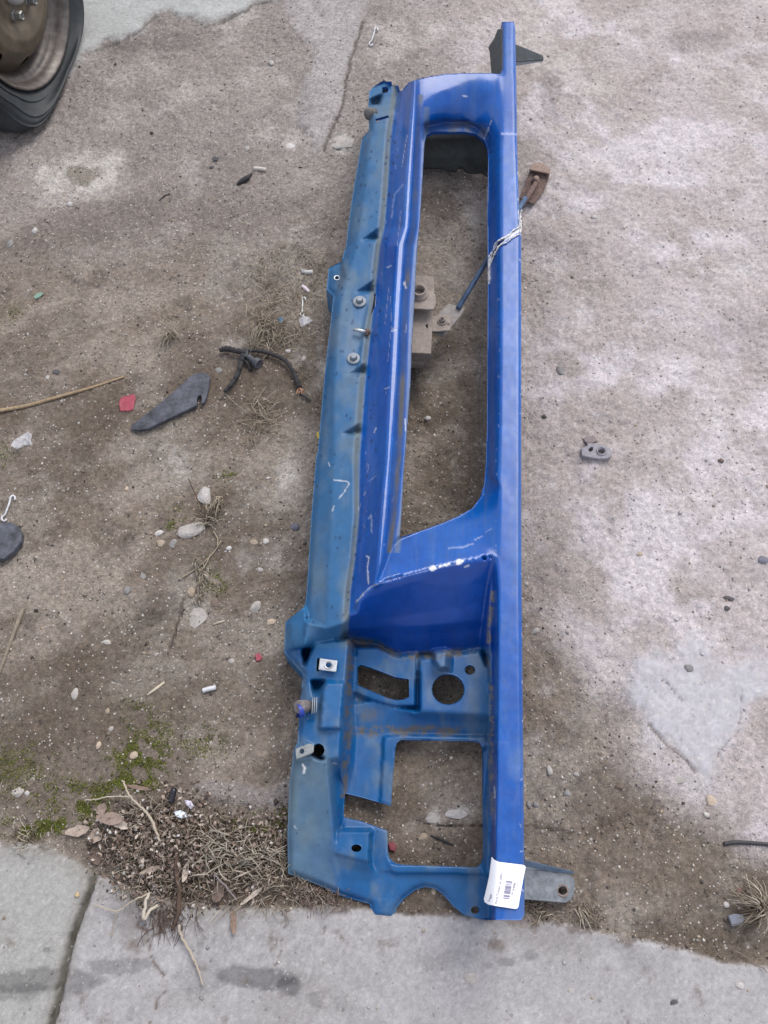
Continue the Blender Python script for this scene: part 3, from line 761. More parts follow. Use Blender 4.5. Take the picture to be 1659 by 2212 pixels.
pm(brown, sst(9, 2, np.abs(PX - (lx(L6, PY) * .25 + lx(L7, PY) * .75))) * (PY < 1195) * (PY > 205) * (.30 + .7 * sst(.35, .7, n1)), .8)
pm(dusty * .9, sst(10, 2, np.abs(PX - lx(L7, PY) - 13)) * (PX > lx(L7, PY)) * (PX < 930) * (PY < 1195) * (PY > 230) * (.35 + .4 * n1), .7)
pm([.05, .09, .30], sst(6, 1, np.abs(PX - (lx(L3, PY) + lx(L4, PY)) / 2)) * (PY < 1240) * .35, .4)
pm(dusty * .8, sst(262, 268, PY + .0 * PX) * sst(300, 285, PY) * sst(1060, 1040, PX) * sst(915, 925, PX) * .25, .6)
pm(brown * 1.1, sst(60, 30, np.hypot(PX - 1010, PY - 285)) * (PY > 262) * sst(1060, 1050, PX) * sst(.35, .6, n2) * .55, .7)
pm(faded * .95, house * (.55 + .4 * n4), .42)
pm(dusty, house * sst(.42, .8, n1) * .42, .6)
pm(dusty * np.array([.8, .95, 1]), sst(735, 700, PX) * sst(1600, 1650, PY) * (.35 + .45 * n4), .6)
wallstrip = sst(12, 3, np.abs(PX - np.interp(PY, [1380, 1440, 1580, 1640, 1720], [760, 756, 752, 747, 742]))) * (PY > 1376) * (PY < 1725)
pm(brown * .75, wallstrip * (.12 + .95 * sst(.36, .62, n2 * .6 + n3 * .4)), .75)
edge_b = np.interp(PX, [740, 816, 855, 900, 960, 1040], [1384, 1392, 1416, 1418, 1414, 1404])
pm(brown * .9, sst(15, 2, np.abs(PY - edge_b)) * (PX > 745) * (PX < 1000) * (.12 + .95 * sst(.36, .62, n2 * .6 + n3 * .4)), .75)
pm(brown * .9, sst(16, 3, np.abs(PY - 1580 - (n1 - .5) * 16)) * (PX > 755) * (PX < 1000) * (.12 + .95 * sst(.36, .62, n2 * .6 + n3 * .4)), .75)
pm(brown * .9, sst(30, 5, np.hypot((PX - 800) / 1.4, PY - 1545)) * .6 * n2 * 1.5, .75)
pm(brown * 1.35, sst(8, 2, np.abs(PX - np.interp(PY, [1270, 1340, 1420, 1500, 1580, 1640, 1750], [1066, 1058, 1054, 1062, 1063, 1060, 1064]))) * (PY > 1275) * (PY < 1760) * (.12 + .95 * sst(.36, .62, n2 * .6 + n3 * .4)), .8)
pm(brown, sst(7, 2, np.abs(PX - 1131)) * (PY > 1400) * .5 * n2, .8)
pm([.10, .17, .36], sst(.55, .8, n4) * (PX > 1060) * (PY > 1600) * .35, .5)
# bird-lime dark drops on the dusty top, chips and scratches
for i in range(170):
    y = random.uniform(260, 1360); x0, x1 = np.interp(y, ys, L0) + 8, np.interp(y, ys, L4)
    x = random.uniform(x0, x1); a = random.uniform(1.0, 3.0)
    j = np.nonzero((np.abs(PX - x) < 6) & (np.abs(PY - y) < 6))[0]
    k = sst(1.3, .5, np.hypot((PX[j] - x) / a, (PY[j] - y + .5 * (PX[j] - x)) / (a * random.uniform(.7, 1.6))))[:, None] * .8
    pc[j] = pc[j] * (1 - k) + np.array([.008, .03, .09]) * k
for i in range(60):
    x = random.uniform(640, 900); y = random.uniform(1400, 1930); a = random.uniform(.8, 2.6)
    j = np.nonzero((np.abs(PX - x) < 6) & (np.abs(PY - y) < 6))[0]
    k = sst(1.3, .5, np.hypot((PX[j] - x) / a, (PY[j] - y) / a))[:, None] * .7
    pc[j] = pc[j] * (1 - k) + np.array([.008, .04, .12]) * k
def scr(line, w, s=.9, c=None):
    if s < .85: s *= .72; w *= .88
    A = np.array(line, float)
    j = np.nonzero((PX > A[:, 0].min() - 6) & (PX < A[:, 0].max() + 6) & (PY > A[:, 1].min() - 6) & (PY < A[:, 1].max() + 6))[0]
    k = (sst(w * 1.25, w * .4, sdl(PX[j], PY[j], line) + (n3[j] - .5) * w * 1.6) * s)[:, None]
    pc[j] = pc[j] * (1 - k) + (chipc if c is None else np.asarray(c)) * k
    pr[j] = pr[j] * (1 - k[:, 0]) + .7 * k[:, 0]
scr([(932, 1228), (938, 1227)], 5.2); scr([(950, 1223), (972, 1219)], 2.8); scr([(990, 1215), (996, 1213)], 5.4); scr([(1004, 1225), (1012, 1222)], 2.2, .7)
scr([(791, 1200), (797, 1204), (794, 1225), (796, 1262)], 1.9, .8); scr([(780, 1288), (800, 1268), (814, 1262)], 2.2, .4); scr([(770, 1300), (784, 1285)], 2, .6)
scr([(815, 1262), (870, 1246), (930, 1231), (1000, 1216)], 1.2, .28)
scr([(1083, 289), (1116, 290)], 3.2, .65, (.5, .55, .75)); scr([(969, 1184), (1000, 1182), (1022, 1174)], 2.4, .3); scr([(1026, 1166), (1042, 1158)], 2.0, .32); scr([(1048, 1150), (1062, 1142)], 1.2, .25)
scr([(722, 1037), (748, 1039), (755, 1044), (744, 1062), (732, 1077)], 1.5, .8); scr([(722, 1092), (718, 1104)], 1.3, .8); scr([(710, 1000), (712, 1006)], 1.4, .7)
scr([(796, 1120), (802, 1112), (803, 1150)], 1.8, .35); scr([(786, 1070), (790, 1062)], 1.2, .35); scr([(797, 1040), (813, 1027)], 1.0, .3); scr([(776, 1090), (774, 1104)], 1.0, .35)
scr([(870, 400), (852, 420), (846, 470)], 2.2, .4, (.45, .5, .75)); scr([(866, 455), (858, 530)], .8, .3); scr([(840, 620), (832, 700)], .8, .35); scr([(843, 640), (846, 700), (838, 780)], .8, .3)
scr([(835, 578), (845, 574)], 1.4, .6); scr([(850, 709), (846, 716), (856, 712)], 1.6, .6); scr([(832, 840), (842, 836)], 1.5, .6); scr([(812, 925), (808, 934)], 1.6, .6)
scr([(1056, 275), (1046, 300)], 2.2, .5); scr([(1062, 260), (1058, 270)], 1.4, .5); scr([(1000, 207), (1010, 208)], 2.2, .6); scr([(880, 290), (868, 360)], 1.0, .45)
scr([(654, 1652), (658, 1660), (656, 1670)], 3.2, .95); scr([(1068, 1700), (1069, 1722)], 2.0, .8); scr([(634, 1610), (624, 1690)], 1.2, .4); scr([(636, 1785), (640, 1790)], 1.5, .7); scr([(720, 1648), (728, 1650)], 1.4, .5)
scr([(876, 720), (878, 700)], 1.3, .5); scr([(908, 1000), (905, 1010)], 1.2, .2); scr([(875, 905), (876, 930)], 1.4, .8); scr([(874, 610), (876, 622)], 3, .8)
for i in range(16):                                   # fine chips along the rail's worn fold
    y = random.uniform(640, 1190); x = np.interp(y, by, R3) - random.uniform(1, 6)
    scr([(x, y), (x + random.uniform(-1.5, 1.5), y + random.uniform(1, 9))], random.uniform(.6, 1.0), .4)
for i in range(40):
    y = random.uniform(220, 1180); x = random.uniform(np.interp(y, ys, L3), np.interp(y, ys, L8) - 8); a = random.uniform(2, 12)
    scr([(x, y), (x + random.uniform(-a, a) * .4, y + a)], random.uniform(.5, .9), .22)
for i in range(24):
    y = random.uniform(320, 1980); x = 1125 if y > 500 else 1117
    scr([(x + random.uniform(-2, 6), y), (x + random.uniform(-2, 6), y + random.uniform(1, 6))], 1.2, .7)
kk = sst(5, 1.5, sdl(PX, PY, CRACKLINE) + (n3 - .5) * 5)
pm(chipc, kk * .95, .8)
glossy = ((PY < 300) & (PX > 915) & (PX < 1076)) | ((PX > lx(L3, PY)) & (PX < lx(L6, PY)) & (PY < 1262)) | ((PY > 1060) & (PY < 1262) & (PX > 850) & (PX < 1076))
pr = np.where(glossy, pr - .11, pr)
pr = np.clip(pr + (n2 - .5) * .16, .12, .9)

PIECES = [('bottom_rail', lambda x, y: x > np.interp(y, by, np.array(R3) - np.where((np.array(by) > 160) & (np.array(by) < 1160), 30, 12)), None),
          ('bonnet_slam_panel', lambda x, y: (x < np.interp(y, ys, L3) - 1) & (y < 1352 + np.clip(709 - x, 0, 60) * .7), 'faded dusty blue slam panel with pressed ribs'),
          ('upper_rail', lambda x, y: (x < np.interp(y, ys, L7) + 40) & (y < 1262) & (x < 925) & ((y > 200) | (x < 912)) & ((y < 1130) | (x < np.interp(y, [1130, 1165, 1262], [880, 858, 806]))), 'glossy blue ridged rail above the grille opening'),
          ('grille_surround', lambda x, y: y < 400, 'glossy blue curved far end of the grille opening'),
          ('grille_surround', lambda x, y: (y < 1203 + np.clip(1060 - x, 0, 300) * .24) & (y > 1000), 'glossy blue slanted near end of the grille opening'),
          ('headlight_housing', lambda x, y: y > 0, 'blue headlight housing with lamp openings')]
cx = PX[PQ].mean(1); cy = PY[PQ].mean(1)
left = np.ones(len(PQ), bool)
isrim = np.zeros(len(PX), bool); isrim[np.unique(PR)] = True
dropv = np.full(len(PX), .006)
so = sdf(PX, PY, OUTLINE)
dropv[(so > -2) & (PX > 1090)] = .125
dropv[(so > -2) & (PX < 800)] = .085
dropv[(so > -2) & (PY > 1880)] = .05
dropv[(so > -2) & (PY < 210)] = .03
for nm_, cond, lab in PIECES:
    m = left & cond(cx, cy)
    left &= ~m
    q = PQ[m]
    used, inv = np.unique(q, return_inverse=True)
    q = inv.reshape(-1, 4)
    back = -np.ones(len(PX), int); back[used] = np.arange(len(used))
    rr = back[PR]; rr = rr[(rr >= 0).all(1)]
    e = np.concatenate([q[:, [0, 1]], q[:, [1, 2]], q[:, [2, 3]], q[:, [3, 0]]]); ks = set(map(tuple, np.sort(e, 1).tolist()))
    rr = np.array([r for r in rr.tolist() if tuple(sorted(r)) in ks])
    V, Q, b = skirt(PV[used], q, rr[:, ::-1] if True else rr, dropv[used])
    sk = np.where((PX[used][b] < 800)[:, None] | (PY[used][b] > 1890)[:, None] & (PX[used][b] < 1040)[:, None], faded, deep * .7 + bright_blue * .3) * (.85 + .3 * n4[used][b])[:, None]
    col = np.concatenate([pc[used], sk, sk * .9]); ro = np.concatenate([pr[used], np.full(2 * len(b), .4)])
    nb_ = VN[used][b].copy()
    o = mesh(nm_, V, Q, M_paint, ROOT, attrs={'Col': col, 'Rough': ro})
    if lab: o['label'] = lab
print('panel faces', len(PQ))
def pz(x, y, d=0.0): return float(hz(np.array([x], float), np.array([y], float))[0]) + d
def onp(x, y, d=0.0): return un(x, y, pz(x, y, d))
def Mx(p, tilt=(0, 0, 1), spin=0.0):
    q = Vector(tilt).normalized().to_track_quat('Z', 'Y').to_matrix() @ Matrix.Rotation(spin, 3, 'Z')
    M = q.to_4x4(); M.translation = Vector([float(c) for c in p]); return M
def qzf(pts):
    """plane through weighted corner heights"""
    P = np.asarray(pts, float); A = np.c_[P[:, :2], np.ones(len(P))]
    k, *_ = np.linalg.lstsq(A, P[:, 2], rcond=None)
    return lambda X, Y: k[0] * X + k[1] * Y + k[2]
def pl(name, pts, m, parent, holes=(), drop=.003, st=2.0, **k):
    V, Q, b = plate([p[:2] for p in pts], qzf(pts), st, holes, drop)
    return mesh(name, V, Q, m, parent, **k)

# torn, whitened edge of the break in the bottom rail
up_e = [(1124.5, 453), (1121.5, 475), (1120, 488), (1107, 497), (1097, 507), (1081, 515.5), (1069, 525), (1064, 540), (1057, 550), (1054.5, 562), (1054, 603)]
lo_e = [(1127, 476), (1124.5, 504), (1108.5, 514), (1095, 525), (1085, 528.5), (1077, 536), (1068, 554), (1061, 572), (1057.5, 593), (1057, 608)]
for eo, sg, wd in ((up_e, 1, 6.0), (lo_e, -1, 5.0)):
    P = spline([(x, y, 0) for x, y in eo], 7)[:, :2]
    T = np.gradient(P, axis=0); T /= np.linalg.norm(T, axis=1)[:, None]
    Nn = np.stack([-T[:, 1], T[:, 0]], 1) * sg
    V = []; n = len(P)
    for i in range(n):
        w = wd * random.uniform(.35, 1.0)
        j0 = random.uniform(-1.2, .6); j1 = random.uniform(-.8, .8)
        a = P[i] + Nn[i] * j0; b_ = P[i] - Nn[i] * (w * .5); c_ = P[i] - Nn[i] * w * 1.0
        fx = sst(1052, 1078, a[0])
        z0 = pz(min(max(a[0], 1056), 1122), a[1])
        V += [un(a[0], a[1], z0 + .0012), un(b_[0] + j1, b_[1], z0 + .0035 + random.uniform(-.001, .002)), un(c_[0], c_[1] + j1, z0 - .003)]
    F = [[3 * i + k, 3 * i + k + 1, 3 * i + k + 4, 3 * i + k + 3] for i in range(n - 1) for k in (0, 1)]
    o = mesh('torn_edge', np.array(V), F, M_torn, ROOT, smooth=False)
    o['label'] = 'white torn plastic edge of the crack'

# stub end: dark flap to one side, angled bracket to the other
pl('end_flap', [(1085, 62, .158), (1075, 63, .145), (1067, 84, .135), (1055, 101, .12), (1058, 110, .12), (1062, 160, .12), (1085, 160, .158)], M_dark, ROOT)['label'] = 'dark plastic flap at the rail end'
o = pl('end_bracket', [(1106, 91, .15), (1117, 97, .14), (1145, 108, .11), (1171, 119, .085), (1175, 125, .08), (1174, 128, .078), (1117, 132, .13), (1106, 132, .14)], M_dark, ROOT)
o['label'] = 'dark triangular bracket beside the rail end'
pl('bracket_lip', [(1108, 131, .14), (1117, 131, .131), (1174, 126, .081), (1175, 130, .072), (1117, 140, .115), (1108, 141, .124)], M_grey, o)
# housing of the far lamp, seen from behind through the grille opening
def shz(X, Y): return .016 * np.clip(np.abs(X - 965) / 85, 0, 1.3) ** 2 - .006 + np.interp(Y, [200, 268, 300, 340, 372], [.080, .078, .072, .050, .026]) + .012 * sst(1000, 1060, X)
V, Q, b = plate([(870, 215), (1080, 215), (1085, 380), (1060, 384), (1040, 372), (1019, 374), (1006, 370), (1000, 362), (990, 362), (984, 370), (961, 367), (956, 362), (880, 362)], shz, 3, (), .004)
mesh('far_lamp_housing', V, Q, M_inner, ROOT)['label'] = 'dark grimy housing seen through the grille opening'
# foot bracket at the near end
o = pl('mounting_tab', [(1092, 1872, .034), (1137, 1872, .03), (1200, 1886, .022), (1232, 1889, .02), (1240, 1898, .019), (1242, 1915, .019), (1240, 1932, .018), (1233, 1944, .018), (1222, 1950, .018), (1206, 1949, .018), (1137, 1943, .03), (1092, 1943, .034)], mat('worn_blue_tab', (.17, .185, .205), rough=.6, nz=(70, .5, 1.4, 6)), ROOT, holes=[circle(1215, 1924, 9.5, 9)], drop=.008)
o['label'] = 'weathered mounting tab with a rusty bolt hole'
pl('tab_flange', [(1092, 1857, .055), (1137, 1858, .05), (1238, 1882, .026), (1241, 1888, .022), (1200, 1885, .024), (1137, 1872, .032), (1092, 1872, .036)], mat('worn_blue_flange', (.12, .17, .24), rough=.5, nz=(90, .7, 1.25, 5)), o)
V, F = lathe([(.0068, .0), (.0072, .0022), (.0088, .0024), (.0092, .0008)], 24, Mx(un(1215, 1924, .0195)))
mesh('bolt_hole_rim', V, F, M_rustl, o)

# bolts, stud and captive nuts
def hexbolt(x, y, r, name='flange_bolt', m=M_grey, d=.0015, h=.007, parent=ROOT, tilt=(0, 0, 1)):
    k = ppm(x, y) * 1.08; R = r / k
    M = Mx(onp(x, y, d), tilt)
    w = MB(); V, F = lathe([(R, -.001), (R, .0018), (R * .93, .0026), (R * .55, .003)], 24, M); w.add(V, F)
    V, F = lathe([(R * .52, .002), (R * .52, .002 + h), (R * .42, .0032 + h)], 6, M, True); w.add(V, F)
    return w.build(name, m, parent, smooth=False)
hexbolt(777, 652, 14); hexbolt(764, 775, 14)
w = MB(); a = onp(790, 717, .006); b = un(764, 711, pz(764, 711, .011)); V, F = tube([a, (a * .4 + b * .6), b], [.0036, .0034, .0030], 10); w.add(V, F); w.build('threaded_stud', M_steel, ROOT)
a2 = onp(796, 718, .005); V, F = tube([a2, a2 * .3 + a * .7, a], .0062, 6); mesh('stud_nut', V, F, M_rust, ROOT, smooth=False)
o = pl('captive_nut', [(691, 1422, .1075), (729, 1427, .1085), (726, 1451, .1085), (688, 1446, .1075)], M_steel, ROOT, holes=[circle(710, 1437, 7.5, 6.5)], drop=.0022, st=1.5)
o['label'] = 'bright zinc clip nut'
V, F = lathe([(.0062, .003), (.0048, .003), (.0046, -.006)], 18, Mx(un(710, 1437, .107))); mesh('thread_ring', V, F, M_steel, o)
pl('clip_nut', [(638, 1618, .1085), (668, 1606, .112), (678, 1609, .113), (677, 1624, .113), (672, 1628, .112), (640, 1640, .108)], mat('dusty_clip', (.24, .26, .26), rough=.7, nz=(150, .7, 1.2, 4)), ROOT, holes=[circle(652, 1623, 5, 6)], drop=.004)
V, F = lathe([(.0062, .0016), (.0052, .0026), (.0042, .0012)], 18, Mx(onp(728, 601, .0005))); mesh('eyelet', V, F, mat('bare_eyelet', (.78, .78, .78), rough=.4, metal=.3), ROOT)
# bump stops
def bump(x, y, r, ln, name, lab, m):
    a = onp(x + ln, y - 2, .002); b = un(x, y, .118)
    V, F = tube([a, a * .65 + b * .35, a * .6 + b * .4, b * .97 + a * .03, b], [r * .8, r * .8, r, r, r * .85], 16)
    o = mesh(name, V, F, m, ROOT); o['label'] = lab; return o
o = bump(645, 1527, .0105, 26, 'bump_stop', 'dusty rubber bump stop with blue overspray', mat('dusty_rubber', (.17, .15, .15), rough=.85, nz=(120, .55, 1.3, 4)))
V, F = lathe([(.0106, -.004), (.011, .0), (.0106, .004)], 16, Mx(un(648, 1535, .112), (-.9, -.25, .3))); mesh('overspray_band', V, F, mat('overspray_blue', (.012, .04, .28), rough=.5), o)
for k in range(3):
    c_ = un(674 + 4.5 * k, 1526 - 1.5 * k, .103); V, F = tube([c_ + np.array([.001 * math.sin(t), .012 * math.cos(t), .006 * math.sin(t)]) for t in np.linspace(-.2, 3.4, 12)], .0011, 6); mesh('spring_coil', V, F, M_grey, o)
bump(794, 246, .0125, 16, 'bump_stop', 'grey rubber bump stop at the far end', mat('grey_rubber', (.12, .115, .11), rough=.75, nz=(120, .6, 1.3, 4)))

# bonnet lock, caked in beige dust
LK = bpy.data.objects.new('bonnet_lock', None); COL.objects.link(LK); LK.location = Vector(un(905, 690, .05).tolist()) - ROOT.location; LK.parent = ROOT
LK['label'] = 'dust caked bonnet lock inside the grille opening'
def lk(name, pts, m=M_beige, holes=(), drop=.003, st=1.6): return pl(name, pts, m, LK, holes, drop, st)
lk('back_plate', [(884, 596, .072), (932, 597, .074), (937, 601, .074), (938, 640, .074), (884, 640, .072)], drop=.004)
lk('lock_body', [(878, 660, .097), (935, 664, .097), (933, 720, .092), (931, 764, .090), (889, 762, .090), (891, 697, .092), (879, 672, .095)], holes=[[(918, 703), (924, 698), (924, 711)]], drop=.05)
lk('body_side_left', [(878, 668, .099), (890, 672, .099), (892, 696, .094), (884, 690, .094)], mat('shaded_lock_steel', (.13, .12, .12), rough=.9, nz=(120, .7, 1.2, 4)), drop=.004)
lk('body_end', [(887, 766, .074), (918, 768, .074), (917, 788, .056), (887, 786, .056)], drop=.004)
lk('body_end_wall', [(926, 768, .074), (931, 766, .074), (929, 786, .056), (920, 790, .052), (918, 788, .052)], drop=.004)
lk('top_plate', [(880, 628, .118), (918, 627, .118), (936, 630, .118), (941, 638, .118), (941, 660, .118), (935, 669, .118), (880, 665, .118)], drop=.004)
c0 = un(905, 634, .1185)
w = MB(); V, F = lathe([(.019, 0), (.0185, .003), (.016, .004), (.0146, .0045), (.0142, .0115), (.0132, .0125), (.0105, .012), (.0102, .001)], 28, Mx(c0)); w.add(V, F); w.build('pin_collar', M_beige, LK)
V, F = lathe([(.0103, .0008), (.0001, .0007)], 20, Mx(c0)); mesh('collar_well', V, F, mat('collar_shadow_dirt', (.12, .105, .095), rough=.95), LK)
lk('strap', [(968, 656, .068), (1005, 665, .064), (996, 682, .064), (974, 707, .066), (960, 727, .068), (954, 727, .068), (930, 716, .07), (936, 690, .07)], mat('dusty_strap', (.27, .25, .235), rough=.9, nz=(90, .7, 1.15, 4)), drop=.003)
lk('side_ear', [(926, 690, .084), (940, 682, .084), (974, 679, .084), (973, 714, .084), (926, 716, .084)], holes=[circle(968, 701, 2.5, 3)], drop=.003)
w = MB(); V, F = lathe([(.0098, 0), (.0094, .0022), (.0065, .0026)], 22, Mx(un(955, 694, .0845))); w.add(V, F)
V, F = lathe([(.0062, .002), (.0062, .0075), (.0045, .0085)], 6, Mx(un(955, 694, .0845), (0, 0, 1), .3), True); w.add(V, F)
V, F = lathe([(.003, .006), (.003, .014), (.0024, .015)], 12, Mx(un(955, 694, .0845)), True); w.add(V, F)
w.build('ear_nut', M_beige, LK, smooth=False)

# support strut from lock to its rusty foot
ST = bpy.data.objects.new('support_strut', None); COL.objects.link(ST); ST.location = Vector(un(1050, 575, .05).tolist()) - ROOT.location; ST.parent = ROOT
A = un(990, 665, .070); B_ = un(1135, 428, .030)
V, F = tube([A, A * .5 + B_ * .5, B_], .0053, 12); o = mesh('rod', V, F, mat('greyed_blue_rod', (.075, .13, .235), rough=.6, nz=(60, .5, 1.25, 4)), ST); o['label'] = 'greyish blue painted rod'
o = pl('rusty_foot', [(1145, 367, .020), (1187, 376, .016), (1186, 384, .016), (1174, 411, .014), (1153, 441, .012), (1140, 436, .014), (1122, 428, .018), (1135, 395, .020)], M_rust, ST, drop=.003); o['label'] = 'rusted steel foot beside the rail'
pl('foot_flange', [(1143, 366, .032), (1188, 375, .028), (1190, 366, .022), (1170, 352, .018), (1150, 354, .020)], M_rustl, o, drop=.003)
V, F = tube([un(1128, 446, .026), un(1140, 424, .026), un(1157, 396, .024)], [.005, .0062, .0058], 10); mesh('rod_end', V, F, M_rust, o)
V, F = lathe([(.009, 0), (.0085, .003), (.006, .006), (.006, .010), (.004, .011)], 14, Mx(un(1157, 391, .022)), True); mesh('foot_bolt', V, F, M_rustl, o)

# paper label with print
LP = [(1062, 1851), (1067, 1857), (1078, 1862), (1129, 1868), (1134, 1870), (1135.5, 1874), (1130.5, 1899), (1125, 1929), (1120, 1959), (1117, 1963), (1112, 1963.5), (1070, 1957), (1055, 1954), (1047, 1949), (1045, 1942), (1048, 1931), (1056, 1896)]
def lz(X, Y):
    d = X - np.interp(Y, [1850, 1900, 1960], [1080, 1078, 1072])
    fold = sst(7, 0, np.abs(X - np.interp(Y, [1868, 1885, 1905, 1930], [1126, 1119, 1120, 1126]))) * .0028
    return ZB + .0042 - np.clip(-d, 0, 40) ** 1.6 * .00011 + fold * sst(1930, 1910, Y)
V, Q, b = plate(LP, lz, 1.2, (), .0004)
LB = mesh('paper_label', V, Q, M_paper, ROOT); LB['label'] = 'white printed barcode label stuck on the rail'
def text_px(s, p0, p1, hgt, m):
    cu = bpy.data.curves.new('t', 'FONT'); cu.body = s; cu.resolution_u = 3
    to = bpy.data.objects.new('t', cu); COL.objects.link(to)
    me = bpy.data.meshes.new_from_object(to.evaluated_get(bpy.context.evaluated_depsgraph_get()))
    V = np.array([v.co[:] for v in me.vertices]); F = [list(p.vertices) for p in me.polygons]
    bpy.data.objects.remove(to); bpy.data.curves.remove(cu); bpy.data.meshes.remove(me)
    p0 = np.array(p0, float); p1 = np.array(p1, float); L = np.linalg.norm(p1 - p0); d = (p1 - p0) / L
    up = np.array([d[1], -d[0]])
    sx = L / (V[:, 0].max() - V[:, 0].min())
    P = p0 + np.outer((V[:, 0] - V[:, 0].min()) * sx, d) + np.outer(V[:, 1] * hgt / .7, up)
    return mesh('printed_text', un(P[:, 0], P[:, 1], lz(P[:, 0], P[:, 1]) + .0005), F, m, LB, smooth=False)
text_px('Trager', (1058, 1949), (1063, 1931), 5.0, M_ink)
text_px('Ford Transit, an 2003', (1074, 1952), (1086, 1887), 5.0, M_ink)
text_px('P+164606', (1109, 1933), (1114.5, 1907), 5.0, M_ink)
w = MB(); q0 = np.array([1086.8, 1940.5]); q1 = np.array([1093.7, 1901.0]); wv = np.array([13.6, 2.0])
t = 0.0
for k, (bw, gap) in enumerate([(.05, .05), (.10, .07), (.03, .02), (.11, .03), (.045, .03), (.04, .02), (.06, .02), (.03, .05), (.035, .06), (.02, .03), (.07, .0)]):
    a = q0 + (q1 - q0) * t; b_ = q0 + (q1 - q0) * min(1, t + bw)
    P = np.array([a, a + wv, b_ + wv, b_]); w.add(un(P[:, 0], P[:, 1], lz(P[:, 0], P[:, 1]) + .0005), [[0, 1, 2, 3]]); t += bw + gap
w.build('barcode', M_inkl, LB, smooth=False)
#--THINGS--
# ------------------------------------------------------------------ deflated wheel of a parked car
WC = np.array([-.812, 1.849, .219]); yaw, cam_ = -.2158, .144
ax = np.array([math.cos(yaw) * math.cos(cam_), math.sin(yaw) * math.cos(cam_), math.sin(cam_)])
u1 = np.array([-math.sin(yaw), math.cos(yaw), 0.0]); u2 = np.cross(ax, u1)
WH = empty('car_wheel', (WC[0], WC[1], 0), 'flat black tyre on a brown steel wheel in the far corner', 'wheel')
def turn(pr_, n=72, t0=0.0, t1=2 * math.pi):
    V = []; m = len(pr_)
    for a, r in pr_:
        for k in range(n):
            t = t0 + (t1 - t0) * k / n
            V.append(WC + ax * a + r * (math.cos(t) * u1 + math.sin(t) * u2))
    F = [[i * n + k, i * n + (k + 1) % n, (i + 1) * n + (k + 1) % n, (i + 1) * n + k] for i in range(m - 1) for k in range(n)]
    return np.array(V), F
pr_ = spline([(-.03, .188, 0), (-.004, .2, 0), (.002, .208, 0), (.011, .219, 0), (.0125, .2215, 0), (.0105, .2235, 0), (.014, .231, 0), (.016, .240, 0), (.0175, .2425, 0), (.0145, .245, 0), (.0135, .253, 0), (.008, .260, 0), (.009, .2625, 0), (.004, .265, 0), (-.004, .269, 0), (-.018, .274, 0)], 3)[:, :2].tolist()
ribs = []
for k in range(6): a = -.024 - k * .022; ribs += [(a, .276), (a - .014, .277), (a - .015, .270), (a - .020, .270)]
V, F = turn(pr_ + ribs + [(-.165, .272), (-.18, .25), (-.175, .21)], 96)
V0 = V.copy()
low = np.clip((.085 - V[:, 2]) / .14, 0, 1)
wr = np.clip((np.linalg.norm(V0 - WC, axis=1) - .207) / .03, 0, 1)
V[:, 2] = V[:, 2] * (1 - wr) + wr * np.where(V[:, 2] < .085, .003 + .082 * np.exp(-(.085 - V[:, 2]) / .062), V[:, 2])
V += ax[None] * np.array([1, 1, 0]) * (low ** 1.05 * .055 * (.3 + .7 * np.clip(-((V0 - WC) @ u1) / .16, 0, 1)) * np.clip((np.linalg.norm(V0 - WC, axis=1) - .205) / .035, 0, 1))[:, None] * ((V - WC) @ ax > -.06)[:, None]
near_ = np.clip(-((V0 - WC) @ u1) / .16, 0, 1)
V -= u1[None] * (low * .075 * near_ * np.clip((np.linalg.norm(V0 - WC, axis=1) - .205) / .035, 0, 1))[:, None]
mesh('tyre', V, F, M_rubber, WH)
RM = bpy.data.objects.new('rim', None); COL.objects.link(RM); RM.location = Vector((WC - np.array([WC[0], WC[1], 0])).tolist()); RM.parent = WH
V, F = turn([(-.02, .196), (.000, .2005), (.006, .206), (.010, .204), (.008, .199), (-.006, .194), (-.012, .191), (-.022, .190), (-.026, .184), (-.030, .176), (-.044, .172), (-.06, .166)], 96)
mesh('rim_lip', V, F, M_rimlip, RM)
def discF(X, Y):
    f = np.maximum(np.maximum(-X, X - 942.48), np.maximum(30 - Y, Y - 170))
    for k in range(18):
        if k % 4 == 3: continue
        cx_ = 942.48 * (k + .5) / 18
        f = np.maximum(f, 11 - np.hypot(X - cx_, (Y - 151) * 1.15))
    return f
X, Y, Q, R = isheet(0, 942.48, 30, 170, 4.0, discF)
X = np.clip(X, 0, 942.48)
t = X / 150.0; r = Y / 1000; a = np.interp(r, [.03, .055, .07, .085, .105, .130, .150, .165, .17], [.0, .002, -.004, .004, .008, .0, -.022, -.045, -.052])
V = WC + ax * a[:, None] + (r * np.cos(t))[:, None] * u1 + (r * np.sin(t))[:, None] * u2
mesh('wheel_disc', V, Q, M_rim, RM)
V, F = turn([(-.07, .17), (-.072, .03)], 48); mesh('brake_drum', V, F, mat('dark_drum', (.012, .011, .011), rough=.9), RM)
Mw = Matrix((Vector(u1), Vector(u2), Vector(ax))).transposed().to_4x4()
for k in range(5):
    t = math.radians(-72 * k - 62); p = WC + ax * .0 + .056 * (math.cos(t) * u1 + math.sin(t) * u2)
    Mk = Mw.copy(); Mk.translation = Vector(p.tolist())
    w = MB(); V, F = lathe([(.0135, 0), (.0125, .004), (.0105, .005), (.0105, .02), (.0085, .023), (.0082, .021), (.006, .018)], 6, Mk, True); w.add(V, F)
    w.build('wheel_nut', mat('nut_steel', (.22, .22, .2), rough=.45, metal=.5) if k == 0 else bpy.data.materials['nut_steel'], RM, smooth=False)
Mk = Mw.copy(); Mk.translation = Vector(WC.tolist())
V, F = lathe([(.036, -.002), (.034, .012), (.028, .018), (.0, .02)], 32, Mk); mesh('hub_cap', V, F, mat('grey_hub', (.34, .34, .33), rough=.5, metal=.2), RM)

